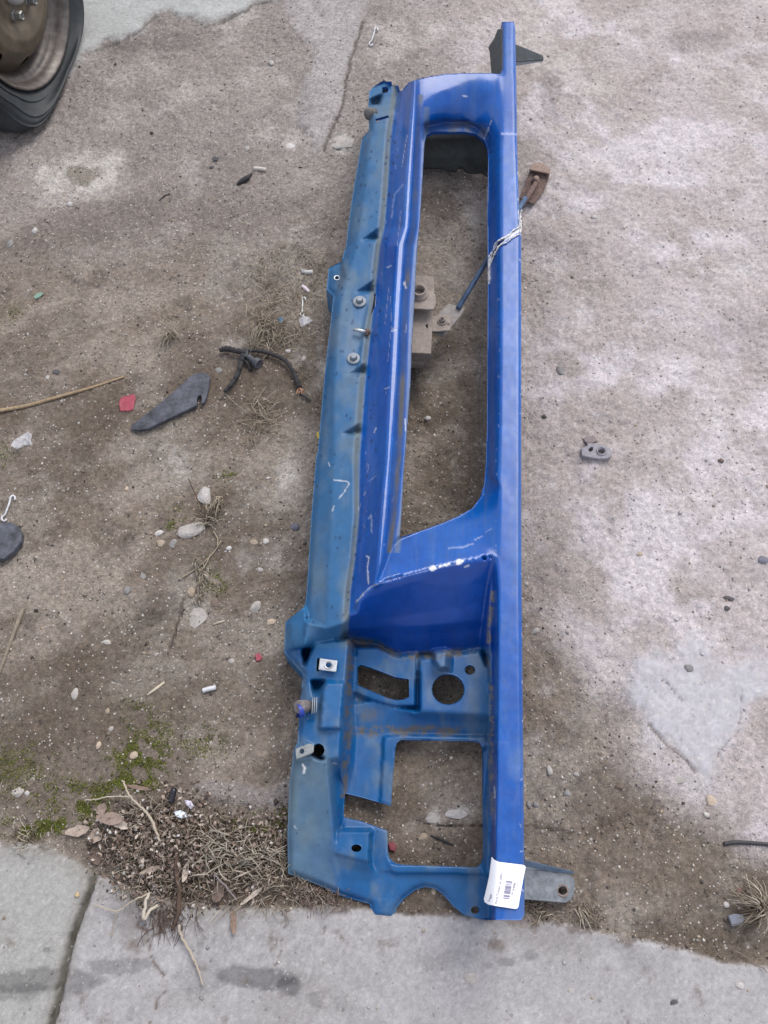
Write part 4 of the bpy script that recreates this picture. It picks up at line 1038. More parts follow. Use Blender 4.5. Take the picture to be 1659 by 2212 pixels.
# ------------------------------------------------------------------ stones
ico_v = []
def ico(sub=2):
    import bmesh
    bm = bmesh.new(); bmesh.ops.create_icosphere(bm, subdivisions=sub, radius=1)
    bm.verts.ensure_lookup_table()
    V = np.array([v.co[:] for v in bm.verts]); F = [[v.index for v in f.verts] for f in bm.faces]; bm.free()
    return V, F
IV, IF = ico(2)
SC = {'white': (205, 200, 196), 'pale': (186, 180, 174), 'grey': (150, 147, 145), 'blue': (130, 130, 142), 'dark': (98, 95, 97), 'tan': (176, 160, 142), 'brown': (124, 110, 100), 'cream': (196, 178, 158), 'red': (128, 104, 98)}
STONES = [
 (442, 1068, 21, 22, .5, 0, 'white', 'white angular stone with a grey face above the paler slab stone'), (410, 1142, 36, 20, .4, -.25, 'pale', 'largest pale flat stone lying among the dry stalks'),
 (344, 1149, 13, 7, .5, -.3, 'white', 'small white chip just left of the largest pale stone'), (348, 1172, 13, 9, .3, .2, 'tan', 'tan flat pebble below the white chip by the largest stone'),
 (376, 1172, 11, 12, .3, .6, 'grey', 'grey flat pebble touching the lower edge of the largest stone'), (274, 1273, 10, 11, .5, .4, 'grey', 'grey angular stone alone on the dirt left of the straw'),
 (555, 1307, 13, 17, .55, .6, 'pale', 'pale oval stone left of the blue panel, above a cream pebble'), (586, 1342, 14, 8, .5, -.05, 'cream', 'smooth cream oval pebble beside the blue bracket ear'),
 (163, 1495, 9, 16, .6, .0, 'pale', 'pale upright oval stone on the mossy dirt at left'), (233, 1534, 7, 8, .6, 0, 'tan', 'round tan pebble below the pale upright stone'),
 (213, 1608, 7, 11, .6, .2, 'cream', 'tan oval pebble right of the brown flat stone'), (194, 1597, 17, 11, .15, -.3, 'brown', 'brown flat stone sunk in dirt above the moss'),
 (240, 1573, 6, 8, .6, .4, 'pale', 'little pale pebble above the tan oval pebble'), (231, 1386, 11, 6, .5, .1, 'pale', 'pale narrow stone in the open dirt at left'),
 (636, 1137, 14, 9, .6, -.2, 'blue', 'bluish grey angular stone close to the panel edge'), (562, 1231, 9, 7, .6, 0, 'pale', 'pale roundish pebble above the big oval one'),
 (575, 1168, 8, 8, .6, .3, 'white', 'white crumbly pebble in the pale gravel patch'), (549, 1170, 11, 6, .4, 0, 'tan', 'tan flat pebble left of the white crumbly one'),
 (494, 1183, 8, 6, .6, 0, 'white', 'white pebble right of the dry seed stalks'), (274, 1055, 6, 7, .6, .3, 'cream', 'cream pebble below the dark plastic shard'),
 (290, 1629, 11, 11, .35, .5, 'cream', 'pale triangular chip lying on the moss'), (39, 1710, 18, 12, .4, -.4, 'pale', 'large pale stone at the left above the concrete'),
 (58, 1712, 7, 6, .6, .3, 'white', 'white lump touching the large pale stone'), (307, 1244, 11, 7, .2, .3, 'grey', 'grey flat chip level with the dirt above the grey stone'),
 (464, 1299, 11, 12, .3, 0, 'brown', 'brownish stone right of the tan brick lump'), (414, 1277, 12, 13, .45, .1, 'tan', 'tan brick lump under the dry seed heads'),
 (425, 1330, 22, 26, .1, .2, 'pale', 'pale half buried rubble below the tan brick lump'), (500, 1426, 8, 7, .3, 0, 'pale', 'pale half buried pebble left of the red scrap'),
 (122, 803, 9, 6, .5, .1, 'dark', 'dark grey pebble right of the long stick'), (103, 815, 6, 5, .5, 0, 'pale', 'pale pebble under the dark grey one by the stick'),
 (622, 758, 7, 5, .7, 0, 'white', 'white crumb right of the wire harness'), (656, 774, 6, 8, .6, .6, 'pale', 'pale oval pebble between harness and panel'), (472, 798, 9, 7, .35, 0, 'grey', 'grey pebble beneath the taped harness joint'),
 (586, 135, 7, 6, .7, .2, 'white', 'white pebble in the far pale ground'), (150, 440, 8, 6, .7, 0, 'white', 'white angular pebble below the pale ring'), (76, 497, 8, 8, .7, 0, 'white', 'round white lump at the far left'),
 (22, 525, 9, 10, .5, .4, 'grey', 'grey stone near the left edge below the tyre'), (562, 294, 9, 5, .5, .2, 'pale', 'flat pale chip in the far dirt'), (534, 320, 7, 7, .5, -.5, 'pale', 'tilted pale flake in the far dirt'),
 (627, 314, 12, 9, .3, 0, 'white', 'pale half buried stone left of the far rail end'), (466, 342, 8, 6, .5, -.3, 'dark', 'upper one of two dark lumps in the far dirt'), (457, 361, 7, 5, .6, 0, 'dark', 'lower one of two dark lumps in the far dirt'),
 (740, 306, 32, 15, .28, -.15, 'pale', 'broad pale slab stone beside the far bump stop'), (1056, 64, 7, 4, .6, 0, 'white', 'white chip left of the rail end'),
 (1210, 797, 11, 12, .35, 0, 'grey', 'round grey pebble right of the blue rail'), (1284, 469, 9, 5, .6, .05, 'white', 'smooth white pebble right of the crack'), (1406, 192, 5, 6, .6, .3, 'white', 'small white pebble in the pale far ground'),
 (1175, 899, 6, 5, .6, 0, 'dark', 'small dark pebble right of the rail'), (1558, 994, 8, 6, .6, 0, 'brown', 'brown pebble on the white crusted concrete'), (1383, 1196, 8, 5, .5, .1, 'cream', 'flat cream chip on the pale ground'),
 (1573, 1291, 15, 7, .5, .1, 'dark', 'upper dark flat stone at the right'), (1570, 1313, 11, 6, .5, 0, 'dark', 'lower dark flat stone at the right'), (1648, 1207, 13, 9, .5, 0, 'blue', 'bluish stone cut by the right edge'),
 (1158, 1361, 12, 7, .5, -.5, 'pale', 'pale jagged chip close to the blue rail'), (1226, 1364, 6, 6, .7, 0, 'pale', 'round pale pebble right of the jagged chip'), (1487, 1442, 14, 10, .4, .1, 'grey', 'grey cobble above the smooth slab fragment'),
 (1137, 1260, 6, 5, .6, 0, 'pale', 'pale pebble touching the blue rail'), (1186, 1662, 8, 14, .6, -.1, 'pale', 'pale wedge shaped stone right of the label rail'), (1245, 1672, 8, 6, .5, .5, 'pale', 'flat pale chip right of the wedge stone'),
 (1340, 1698, 12, 9, .5, 0, 'brown', 'brown round pebble in the right dirt'), (1225, 1712, 10, 10, .55, 0, 'grey', 'grey round stone below the flat pale chip'), (1142, 1736, 7, 10, .6, 0, 'grey', 'grey stone wedged against the rail'),
 (1157, 1736, 9, 8, .6, .3, 'grey', 'grey stone right of the one against the rail'), (1469, 1682, 19, 12, .3, -.3, 'pale', 'pale cobble set in the crust at right'), (1537, 1726, 13, 15, .35, 0, 'cream', 'pinkish cream cobble set in the crust'),
 (1525, 1758, 7, 8, .6, -.5, 'white', 'white flake below the pinkish cobble'), (1569, 1953, 9, 8, .6, 0, 'white', 'white pebble above the grey slate shard'), (1597, 1923, 9, 12, .5, .3, 'red', 'reddish brown brick crumb at the right'),
 (1599, 2127, 11, 8, .45, .3, 'white', 'white oval pebble on the near concrete'), (1016, 2111, 18, 17, .22, 0, 'pale', 'pale round pebble set in the near concrete'), (1455, 2164, 10, 6, .5, -.2, 'dark', 'dark pebble on the near concrete'),
 (1232, 2139, 6, 6, .3, 0, 'pale', 'little pale pebble set in the near concrete'), (1267, 1993, 6, 8, .6, .3, 'white', 'white stone at the concrete edge by the tab'), (1065, 385, 6, 7, .6, 0, 'cream', 'cream pebble under the rail in the opening'),
 (985, 1757, 28, 13, .35, .05, 'white', 'broken white concrete lump inside the lamp opening'), (936, 1762, 20, 15, .3, 0, 'pale', 'pale concrete lump left inside the lamp opening'), (936, 1925, 7, 9, .6, .3, 'cream', 'cream pebble in the arch of the panel'),
 (915, 1807, 12, 10, .5, 0, 'tan', 'tan pebble in the lamp opening'), (924, 903 - 0, 8, 6, .6, 0, 'white', 'white pebble under the grille opening, middle'), (1008, 1395 - 0, 1, 1, .5, 0, 'pale', '')]
for i, (x, y, a, b, hgt, rot, c, lab) in enumerate(STONES):
    if not lab: continue
    k = ppm(x, y); A = a * .93 / k; B = b * .93 / k
    r_ = np.random.default_rng(100 + i)
    V = IV.copy()
    d = 1 + .30 * (fbm(V[:, 0] * 1.3 + i * 3.1 + 9, V[:, 1] * 1.3 + V[:, 2] * 1.1 + 7, 500 + i, 3) - .5) * 2
    V *= d[:, None]
    for _ in range(9):                                   # flat facets
        n_ = r_.normal(size=3); n_ /= np.linalg.norm(n_); lim = r_.uniform(.62, .9)
        ov = np.clip(V @ n_ - lim, 0, None); V -= ov[:, None] * n_ * .9
    # foreshortened depth is restored so that the stone keeps its outline
    py_per_m = 10 / np.linalg.norm(un(x, y - 5) - un(x, y + 5))
    ca, sa = math.cos(-rot), math.sin(-rot)
    qx_ = (V[:, 0] * A * ca - V[:, 1] * B * sa); qy_ = (V[:, 0] * A * sa + V[:, 1] * B * ca) * k / py_per_m
    hh = hgt * min(A, B) * 1.1
    P0 = og(x, y + b * .2)
    V = np.stack([qx_, qy_, V[:, 2] * hh], 1) + P0 + np.array([0, 0, hh * (.15 if hgt > .3 else .0)])
    base = lin(SC[c]) * .78 * r_.uniform(.88, 1.08)
    vc = base[None] * (.86 + .28 * fbm(V[:, 0] * 90, V[:, 1] * 90 + V[:, 2] * 60, 600 + i, 3))[:, None]
    o = mesh('stone', V, IF, M_stone, attrs={'Col': vc}, smooth=(hgt > .55), center=True)
    tag(o, lab, 'stone', 'stones lying on the yard')

# ------------------------------------------------------------------ litter and scrap
def flat(name, pts, m, label, cat, z=.003, th=.002, st=2.0, holes=(), group=None, bend=0.0):
    P = np.asarray(pts, float); g = on_ground(P[:, 0], P[:, 1]); c = g[:, 2].max()
    def zf(X, Y): return c + z + bend * (fbm(X / 14, Y / 14, 77, 2) - .5)
    V, Q, b = plate(P, zf, st, holes, th)
    o = mesh(name, V, Q, m, center=True); tag(o, label, cat, group); return o
def gp(pts, dz=0.0, n=6):
    P = spline([(x, y, 0) for x, y in pts], n); g = on_ground(P[:, 0], P[:, 1]); g[:, 2] += dz; return g
SH = [(283, 928), (285, 918), (300, 906), (335, 880), (379, 843), (405, 818), (418, 808), (436, 804), (449, 808), (453, 814), (451, 838), (446, 858), (441, 869), (434, 872), (436, 862), (434, 853), (428, 855), (425, 863), (426, 874), (415, 880), (392, 891), (349, 912), (318, 926), (300, 929)]
g0 = og(370, 870)[2]
V, Q, b = plate(SH, lambda X, Y: g0 + .008 + .007 * sst(30, 2, np.abs((X - 283) * .6 + (Y - 928) * .8) % 60) * 0 + .010 * np.sin((X - 280) / 62) * .5 + .003 * (fbm(X / 20, Y / 20, 55, 3) - .5), 2.0, (), .007)
tag(mesh('plastic_shard', V, Q, M_shard, center=True), 'long dark scuffed plastic shard pointing away from the panel', 'plastic shard')
flat('red_plastic_square', [(257, 868), (262, 858), (290, 851), (293, 858), (287, 884), (280, 887), (259, 888)], M_red, 'faded red plastic square left of the dark shard', 'plastic scrap', bend=.003)
flat('red_plastic_chip', [(551, 1414), (560, 1410), (567, 1420), (562, 1427), (553, 1428)], M_red, 'small red plastic chip left of the panel', 'plastic scrap', bend=.002, z=.004)
flat('green_scrap', [(73, 640), (82, 632), (95, 632), (88, 640), (76, 646)], M_green, 'pale green plastic scrap in the far left dirt', 'plastic scrap')
flat('blue_scrap', [(600, 688), (608, 682), (613, 692), (606, 700)], M_bluep, 'dark blue plastic bit in the dry grass', 'plastic scrap')
flat('yellow_scrap', [(684, 934), (689, 932), (690, 948), (685, 946)], M_yellow, 'yellow crumb at the panel edge', 'plastic scrap')
flat('orange_chip', [(163, 1929), (168, 1926), (172, 1934), (167, 1938), (161, 1936)], mat('orange_chip', (.45, .33, .18), rough=.7), 'orange chip on the near left concrete', 'chip')
flat('red_scrap', [(838, 1822), (848, 1818), (857, 1826), (853, 1840), (842, 1836)], mat('dull_red', (.18, .03, .045), rough=.7), 'dull red scrap inside the lamp opening', 'plastic scrap', bend=.003)
flat('slate_shard', [(1574, 1979), (1585, 1974), (1605, 1976), (1609, 1986), (1600, 1998), (1582, 2000), (1578, 1988)], mat('slate', (.21, .22, .26), rough=.7, nz=(60, .8, 1.2, 4)), 'grey slate shard at the right above the concrete', 'shard', z=.006, th=.006)
flat('clear_plastic_scrap', [(22, 962), (30, 950), (48, 940), (60, 932), (68, 938), (66, 952), (70, 960), (52, 962), (36, 970)], M_film, 'crumpled clear plastic film at the left', 'plastic film', bend=.02, z=.008)
flat('clear_plastic_scrap', [(645, 690), (655, 682), (668, 684), (676, 692), (664, 700), (650, 706)], M_film, 'crumpled clear plastic film beside the panel bracket', 'plastic film', bend=.02, z=.008)
flat('foil_scrap', [(376, 1754), (390, 1750), (402, 1756), (405, 1764), (392, 1768), (380, 1764)], mat('blue_white_film', (.55, .60, .66), rough=.4), 'bluish white plastic scrap in the leaf litter', 'plastic scrap', bend=.012, z=.012)
flat('foil_scrap', [(398, 1728), (412, 1730), (418, 1740), (412, 1748), (402, 1738)], mat('lilac_film', (.55, .52, .62), rough=.4), 'lilac white plastic scrap above the bluish one', 'plastic scrap', bend=.012, z=.012)
OV = [(-30, 1140), (0, 1130), (22, 1128), (38, 1136), (47, 1152), (45, 1170), (30, 1190), (8, 1206), (-30, 1212)]
g0 = og(20, 1170)[2]
V, Q, b = plate(OV, lambda X, Y: g0 + .012 + .004 * np.cos((X - 10) / 30) + .002 * fbm(X / 10, Y / 10, 3, 3), 2.0, (), .012)
tag(mesh('plastic_cover', V, Q, M_shard, center=True), 'rounded dark plastic cover cut by the left edge', 'plastic cover')

def stick(name, pts, r, m, label, cat, dz=None, group=None, n=8):
    P = gp(pts, 0); k = len(P); rr = np.interp(np.linspace(0, 1, k), np.linspace(0, 1, len(r)), r)
    P[:, 2] += rr * .8 if dz is None else dz
    V, F = tube(P, rr, n); o = mesh(name, V, F, m, center=True); tag(o, label, cat, group); return o
stick('stick', [(-40, 897), (0, 889), (60, 878), (130, 858), (200, 838), (268, 815)], [.0042, .0034, .0022], M_wood, 'long thin brown stick reaching in from the left edge', 'stick')
stick('stick', [(-20, 1500), (0, 1452), (25, 1385), (52, 1315)], [.0022, .003, .0042], mat('grey_twig', (.24, .2, .15), rough=.85, nz=(140, .6, 1.2, 4)), 'short weathered stick leaning at the left edge', 'stick')
stick('wood_splinter', [(318, 1502), (338, 1488), (356, 1474)], [.0012, .0028, .002], mat('splinter', (.5, .43, .33), rough=.8), 'pale wood splinter on the dirt', 'splinter')
stick('plastic_stub', [(439, 1493), (452, 1489), (467, 1486)], [.0042, .0042, .0042], M_white, 'short white plastic stub right of the splinter', 'plastic stub')
stick('splinter', [(461, 1349), (474, 1345), (486, 1341)], [.001, .002, .0015], mat('splinter2', (.45, .38, .3), rough=.8), 'tiny straw splinter left of the panel ear', 'splinter')
stick('cigarette_end', [(549, 366), (562, 367), (575, 369)], [.0042, .0042, .0042], mat('paper_butt', (.5, .46, .41), rough=.8), 'cigarette end in the far dirt by a black scrap', 'cigarette end')
stick('cigarette_end', [(652, 588), (664, 590), (676, 590)], [.0042, .0042, .0042], mat('paper_butt2', (.5, .5, .5), rough=.8), 'cigarette end left of the eyelet bracket', 'cigarette end')
stick('plastic_stub', [(652, 620), (660, 625), (668, 633)], [.004, .0042, .0036], mat('pinkish_plastic', (.6, .52, .56), rough=.5), 'pinkish plastic stub in the dry grass', 'plastic stub')
stick('black_cable', [(1562, 1823), (1585, 1820), (1620, 1821), (1670, 1825), (1720, 1828)], [.0032, .0032, .003, .003], mat('black_cable', (.03, .03, .035), rough=.6), 'black cable end entering from the right edge', 'cable')
stick('black_scrap', [(512, 400), (524, 394), (534, 388), (545, 376)], [.002, .006, .006, .002], M_tape, 'crumpled black scrap in the far dirt', 'scrap')
stick('lighter', [(372, 1736), (376, 1722), (380, 1708)], [.0052, .0056, .005], mat('black_lighter', (.012, .012, .018), rough=.3), 'small black glossy tube on the leaf litter', 'plastic tube', dz=.014)
stick('twig', [(344, 434), (356, 424), (368, 419)], [.001, .0016, .001], M_tape, 'thin dark twig in the far dirt', 'twig')
stick('twig', [(930, 1805), (955, 1815), (978, 1826)], [.001, .0022, .0014], M_tape, 'thin dark twig inside the lamp opening', 'twig')
def hook(x, y, s, rot, lab, m=M_white):
    pts = []
    for t in np.linspace(2.9, -.9, 10): pts.append((.22 * math.cos(t) + .12, .78 + .22 * math.sin(t)))
    pts = [(p[0], p[1]) for p in pts][::1]
    body = [(-.12, .62), (-.12, .84), (.06, 1.0), (.22, .92), (.20, .78)][::-1] + [(.04, .3), (-.04, -.3)] + [(-.16, -.78), (-.06, -.98), (.12, -.96), (.20, -.78)]
    body = [(.30, .72), (.26, .94), (.06, 1.0), (-.03, .84), (-.03, .4), (-.08, -.1), (-.14, -.55), (-.30, -.72), (-.24, -.95), (-.02, -.98), (.06, -.8)]
    P = [(x + s * (u * math.cos(rot) - v * math.sin(rot)), y - s * (u * math.sin(rot) + v * math.cos(rot))) for u, v in body]
    G = gp(P, .004, 5); k = ppm(x, y)
    V, F = tube(G, s * .07 / k, 8); o = mesh('plastic_hook', V, F, m, center=True); tag(o, lab, 'plastic hook', 'white plastic hooks')
hook(20, 1100, 29, -.25, 'white plastic hook near the left edge above the dark cover')
hook(807, 82, 20, -.2, 'white plastic hook in the far ground beside the slab step')
hook(655, 665, 20, .05, 'white plastic hook in dry grass left of the panel', mat('white_hook2', (.66, .68, .68), rough=.5))

# wire harness
HN = empty('wire_harness', og(540, 770), 'black taped wire harness with frayed copper end', 'wire harness')
k = ppm(540, 770)
def hv(name, pts, r, m, dz=.006, parent=HN, n=10):
    P = gp(pts, 0, 8); rr = np.interp(np.linspace(0, 1, len(P)), np.linspace(0, 1, len(r)), r) / k
    rr = rr * (1 + .10 * np.sin(np.arange(len(P)) * 1.9))
    P[:, 2] += rr + dz; V, F = tube(P, rr, n); return mesh(name, V, F, m, parent)
hv('taped_branch', [(476, 763), (492, 761), (512, 765), (533, 770)], [4.5, 6.5, 6, 6.5], M_tape)
hv('taped_branch', [(530, 768), (524, 785), (517, 810), (505, 832), (486, 852)], [6, 6, 5, 5, 3.5], M_tape)
hv('taped_branch', [(534, 764), (560, 764), (590, 772), (618, 786), (636, 812), (648, 843)], [4, 4, 4.5, 4.5, 4.5, 5.5], M_tape)
hv('taped_branch', [(528, 780), (536, 790), (542, 802)], [4, 4, 3], M_tape, .002)
w = MB()
for d in (-1.5, 1.5, 0): V, F = tube(gp([(530 + d * 2, 762), (534 + d * 2, 770), (532 + d * 2, 780)], .014), .0022, 6); w.add(V, F)
w.build('cable_tie', M_dark, HN)
P = gp([(536, 776), (549, 786), (560, 793)], .012, 20); V, F = tube(P, np.interp(np.linspace(0, 1, len(P)), [0, .55, .57, .68, .70, .74, .76, 1], [.0062, .0062, .0095, .0095, .0075, .0075, .0115, .0115]), 16, False); o = mesh('connector', V, F, mat('grey_connector', (.05, .055, .065), rough=.5), HN)
Mk = Mx(P[-1], tuple((P[-1] - P[-2]).tolist())); V, F = lathe([(.011, 0), (.0112, .002), (.0075, .002), (.007, -.004), (.0001, -.004)], 18, Mk); mesh('connector_mouth', V, F, mat('grey_connector_mouth', (.11, .10, .115), rough=.6), o)
w = MB()
for i in range(16):
    a = (648 + random.uniform(-3, 3), 843); b = (a[0] + random.uniform(-6, 9), 850 + random.uniform(-3, 8)); V, F = tube(gp([a, b], .006 + random.uniform(0, .004), 3), .0007, 4); w.add(V, F)
w.build('frayed_copper', M_copper, HN)
hv('end_wire', [(649, 848), (656, 856), (663, 861), (672, 867)], [4.5, 2.5, 1.6, 1.6], M_dark, .002)

# broken cast latch piece at the right
def castz(X, Y): return gL + .010 + .001 * fbm(X / 6, Y / 6, 5, 2)
gL = og(1288, 975)[2]
CP = [(1256, 968), (1262, 966), (1270, 962), (1268, 957), (1276, 957), (1290, 958), (1306, 961), (1318, 968), (1323, 977), (1321, 986), (1312, 990), (1296, 991), (1275, 988), (1257, 984)]
LT = empty('broken_latch', og(1288, 985), 'broken grey cast latch plate with a round hole', 'latch plate')
V, Q, b = plate(CP, castz, 1.4, [circle(1299, 975, 7.5, 5.5), [(1270, 972), (1276, 965), (1281, 966), (1281, 973), (1274, 977)]], .009)
mesh('cast_plate', V, Q, M_metal, LT)
V, F = lathe([(.0098, -.001), (.0098, .0018), (.0085, .0028), (.0072, .002), (.0068, -.006)], 24, Mx(un(1299, 975, gL + .010))); mesh('hole_collar', V, F, M_metal, LT)
V, Q, b = plate([(1265, 943), (1283, 941), (1291, 952), (1278, 957), (1266, 956), (1261, 949)], gL + .007, 1.4, (), .006); mesh('broken_lug', V, Q, mat('brown_lug', (.22, .18, .18), rough=.85, nz=(150, .8, 1.1, 3)), LT)

# ------------------------------------------------------------------ dry plants
STR = [lin(c) * .88 for c in ((164, 151, 131), (180, 168, 150), (148, 136, 118), (132, 119, 105), (192, 182, 166))]
def strand(w, x, y, ang, L, r, lift, curl=.3, col=None, n=6, droop=1.0):
    """one dry blade, L view units long, lying from (x, y)"""
    P0 = og(x, y); k = ppm(x, y); Lm = L / k
    s = np.linspace(0, 1, n); a = ang + curl * (s - .3) * random.uniform(-1.4, 1.4)
    d = np.stack([np.cos(a), np.sin(a), np.zeros(n)], 1) * (Lm / (n - 1)); d[0] = 0
    P = P0 + np.cumsum(d, 0)
    P[:, 2] = P0[2] + .0015 + lift * np.sin(s * math.pi * random.uniform(.75, 1.0)) * droop
    V, F = tube(P, np.linspace(r, r * .45, n), 3, False)
    w.add(V, F, (random.choice(STR) if col is None else col) * random.uniform(.75, 1.1))
def tuft(x, y, nb, L, a0, a1, lab, lift=.015, spread=5, group='dry grass tufts', r=.0009):
    w = MB()
    for i in range(nb): strand(w, x + random.gauss(0, spread), y + random.gauss(0, spread), random.uniform(a0, a1), L * random.uniform(.45, 1.1), r * random.uniform(.6, 1.3), lift * random.random(), .6)
    tag(w.build('dry_grass_tuft', M_straw, center=True), lab, 'grass tuft', group)
tuft(370, 722, 46, 44, 3.5, 5.6, 'straw tuft alone on the dirt above the dark shard', .02)
tuft(548, 750, 40, 62, 1.0, 1.9, 'upright straw bundle above the wire harness', .03)
tuft(585, 722, 110, 40, 0, 6.28, 'tangled straw clump beside the straw bundle', .02, 20)
tuft(562, 905, 90, 44, 0, 6.28, 'loose straw clump right of the dark shard', .012, 24)
tuft(452, 1120, 60, 40, 0, 6.28, 'straw rosette beside the largest pale stone', .025, 8)
tuft(478, 1078, 26, 52, 4.3, 5.0, 'thick straw stalk standing by the white angular stone', .03, 4, r=.0018)
tuft(1170, 1962, 34, 40, 0, 6.28, 'dry weed sprouting under the panel tab', .02, 12)
tuft(1256, 1968, 22, 44, 4.2, 5.6, 'dry weed stems right of the panel tab', .02, 7, r=.0013)
tuft(1640, 1965, 70, 66, 1.0, 4.6, 'dry grass tuft at the right edge above the concrete', .05, 7, r=.0013)
tuft(60, 1812, 40, 24, 0, 6.28, 'small withered tuft at the left concrete edge', .02, 14)
w = MB()
for a, b in (((478, 1170), (440, 1218)), ((455, 1200), (425, 1245)), ((462, 1150), (470, 1180)), ((440, 1218), (392, 1250))):
    V, F = tube(gp([a, ((a[0] + b[0]) / 2 + random.uniform(-5, 5), (a[1] + b[1]) / 2), b], .004), .0013, 4); w.add(V, F, STR[0])
for i in range(110):
    s = random.random(); x = 425 + 12 * math.sin(s * 3) + random.gauss(0, 5); y = 1205 + s * 95
    strand(w, x, y, random.uniform(4.2, 5.6), random.uniform(8, 20), .0011, .012 * random.random(), .3, n=4)
tag(w.build('seed_stalk', M_straw, center=True), 'dry branching seed stalk on the dirt below the largest stone', 'seed stalk')
w = MB(); V, F = tube(gp([(410, 1040), (425, 1075), (447, 1124)], .01), .001, 5); w.add(V, F, lin((80, 62, 52))); tag(w.build('dark_twig', M_straw, center=True), 'thin dark stem crossing the white angular stone', 'twig')

LITTER = [(178, 1795), (235, 1730), (290, 1695), (370, 1685), (430, 1712), (520, 1745), (626, 1745), (640, 1880), (690, 1925), (720, 1945), (640, 1958), (560, 1945), (460, 1948), (400, 1985), (330, 1985), (290, 1945), (215, 1890)]
def scatter(poly, n, seed, soft=0.0):
    r_ = np.random.default_rng(seed); P = np.asarray(poly, float); out = np.zeros((0, 2))
    while len(out) < n:
        q = r_.uniform(P.min(0), P.max(0), (n * 2, 2)); out = np.concatenate([out, q[-sdf(q[:, 0], q[:, 1], P) > soft * (r_.random(len(q)) ** .8 * 1.5 - .5)]])
    return out[:n]
def leafmesh(P0, L, W, ang, bend, tilt, nz_=4, wav=.15):
    """a curled dead leaf"""
    V = []; F = []
    for i in range(nz_ + 1):
        s = i / nz_; ww = W * math.sin(math.pi * min(.97, .06 + .9 * s)) ** .8
        for j in (-1, 0, 1):
            V.append((L * (s - .5), ww * j * .5 * (1 + wav * random.uniform(-1, 1)), bend * L * (4 * (s - .5) ** 2) + (.25 * W * abs(j) * tilt) + random.uniform(-.04, .04) * L))
    for i in range(nz_):
        for j in (0, 1): F.append([i * 3 + j, i * 3 + j + 1, i * 3 + j + 4, i * 3 + j + 3])
    V = np.array(V); c, s = math.cos(ang), math.sin(ang)
    V = np.stack([V[:, 0] * c - V[:, 1] * s, V[:, 0] * s + V[:, 1] * c, V[:, 2] - V[:, 2].min()], 1)
    return V + np.asarray(P0), F
LC = [lin(c) * 1.02 for c in ((116, 102, 94), (138, 122, 112), (100, 86, 78), (156, 142, 130), (174, 162, 150), (122, 104, 92), (92, 78, 70))]
w = MB()
S = scatter(LITTER, 2300, 5, 55); G = on_ground(S[:, 0], S[:, 1])
for i, p in enumerate(G):
    e = math.exp(-((S[i, 0] - 380) / 170) ** 2 - ((S[i, 1] - 1835) / 80) ** 2)
    p = p + np.array([0, 0, random.uniform(0, .034) * e])
    L = random.uniform(.0025, .0095)
    V, F = leafmesh(p, L, L * random.uniform(.15, .65), random.uniform(0, 6.28), random.uniform(-.5, .6), random.uniform(-1.2, 1.6), 3, .55)
    w.add(V, F, random.choice(LC) * random.uniform(.7, 1.2))
tag(w.build('leaf_litter', M_leaf), 'crumbled brown leaf litter along the concrete edge', 'leaf litter', kind='stuff')
w = MB()
S = scatter([(330, 1720), (420, 1760), (560, 1780), (640, 1800), (690, 1925), (720, 1945), (640, 1950), (540, 1940), (400, 1950), (300, 1930), (230, 1880), (240, 1760)], 900, 6, 40)
for x, y in S: strand(w, x, y, random.uniform(0, 6.28), random.uniform(10, 44), random.uniform(.0004, .0009), random.uniform(0, .022), .3, n=5)
S = scatter([(430, 1800), (520, 1800), (590, 1840), (560, 1880), (470, 1900), (430, 1860)], 110, 8)
for x, y in S: strand(w, x, y, random.gauss(0, .7) + random.choice((0, 3.14)), random.uniform(20, 60), random.uniform(.0008, .0015), random.uniform(.008, .028), .8, col=STR[4] * .85, n=6)
S = scatter([(530, 560), (640, 520), (705, 560), (700, 700), (650, 760), (560, 740), (520, 640)], 620, 9)
for x, y in S: strand(w, x, y, random.uniform(0, 6.28), random.uniform(8, 30), random.uniform(.0005, .0009), random.uniform(0, .010), .8, n=5)
S = scatter([(600, 420), (720, 420), (730, 560), (600, 560)], 70, 10)
for x, y in S: strand(w, x, y, random.uniform(0, 6.28), random.uniform(8, 26), .0006, .006, .8, n=5)
S = scatter([(1130, 1945), (1300, 1955), (1300, 2000), (1140, 1990)], 110, 12)
for x, y in S: strand(w, x, y, random.uniform(0, 6.28), random.uniform(8, 26), .0007, random.uniform(0, .012), .8, col=LC[3], n=5)
S = scatter([(640, 1900), (760, 1935), (740, 1975), (650, 1960)], 120, 13)
for x, y in S: strand(w, x, y, random.uniform(0, 6.28), random.uniform(8, 30), .0007, random.uniform(0, .02), .8, col=LC[1], n=5)
S = scatter([(0, 1690), (250, 1690), (240, 1800), (0, 1815)], 80, 14)
for x, y in S: strand(w, x, y, random.uniform(0, 6.28), random.uniform(6, 22), .0005, random.uniform(0, .008), .8, n=5)
for i in range(70):                                    # rootlets trailing over the concrete
    x = random.gauss(365, 24); strand(w, x, random.uniform(1950, 2010), -1.57 + random.gauss(-.1, .5), random.uniform(12, 60), random.uniform(.0004, .0009), random.uniform(0, .005), 1.0, col=lin((104, 86, 76)) * .85, n=6)
for i in range(90):
    x = random.uniform(250, 640); y = np.interp(x, [250, 330, 450, 600, 640], [1905, 1945, 1955, 1955, 1950]) + random.gauss(0, 8)
    strand(w, x, y, random.uniform(3.4, 6.0), random.uniform(10, 46), random.uniform(.0005, .0009), random.uniform(0, .01), .5, n=5)
tag(w.build('straw_litter', M_straw), 'scattered dry straw and grass stems on the dirt', 'straw', kind='stuff')
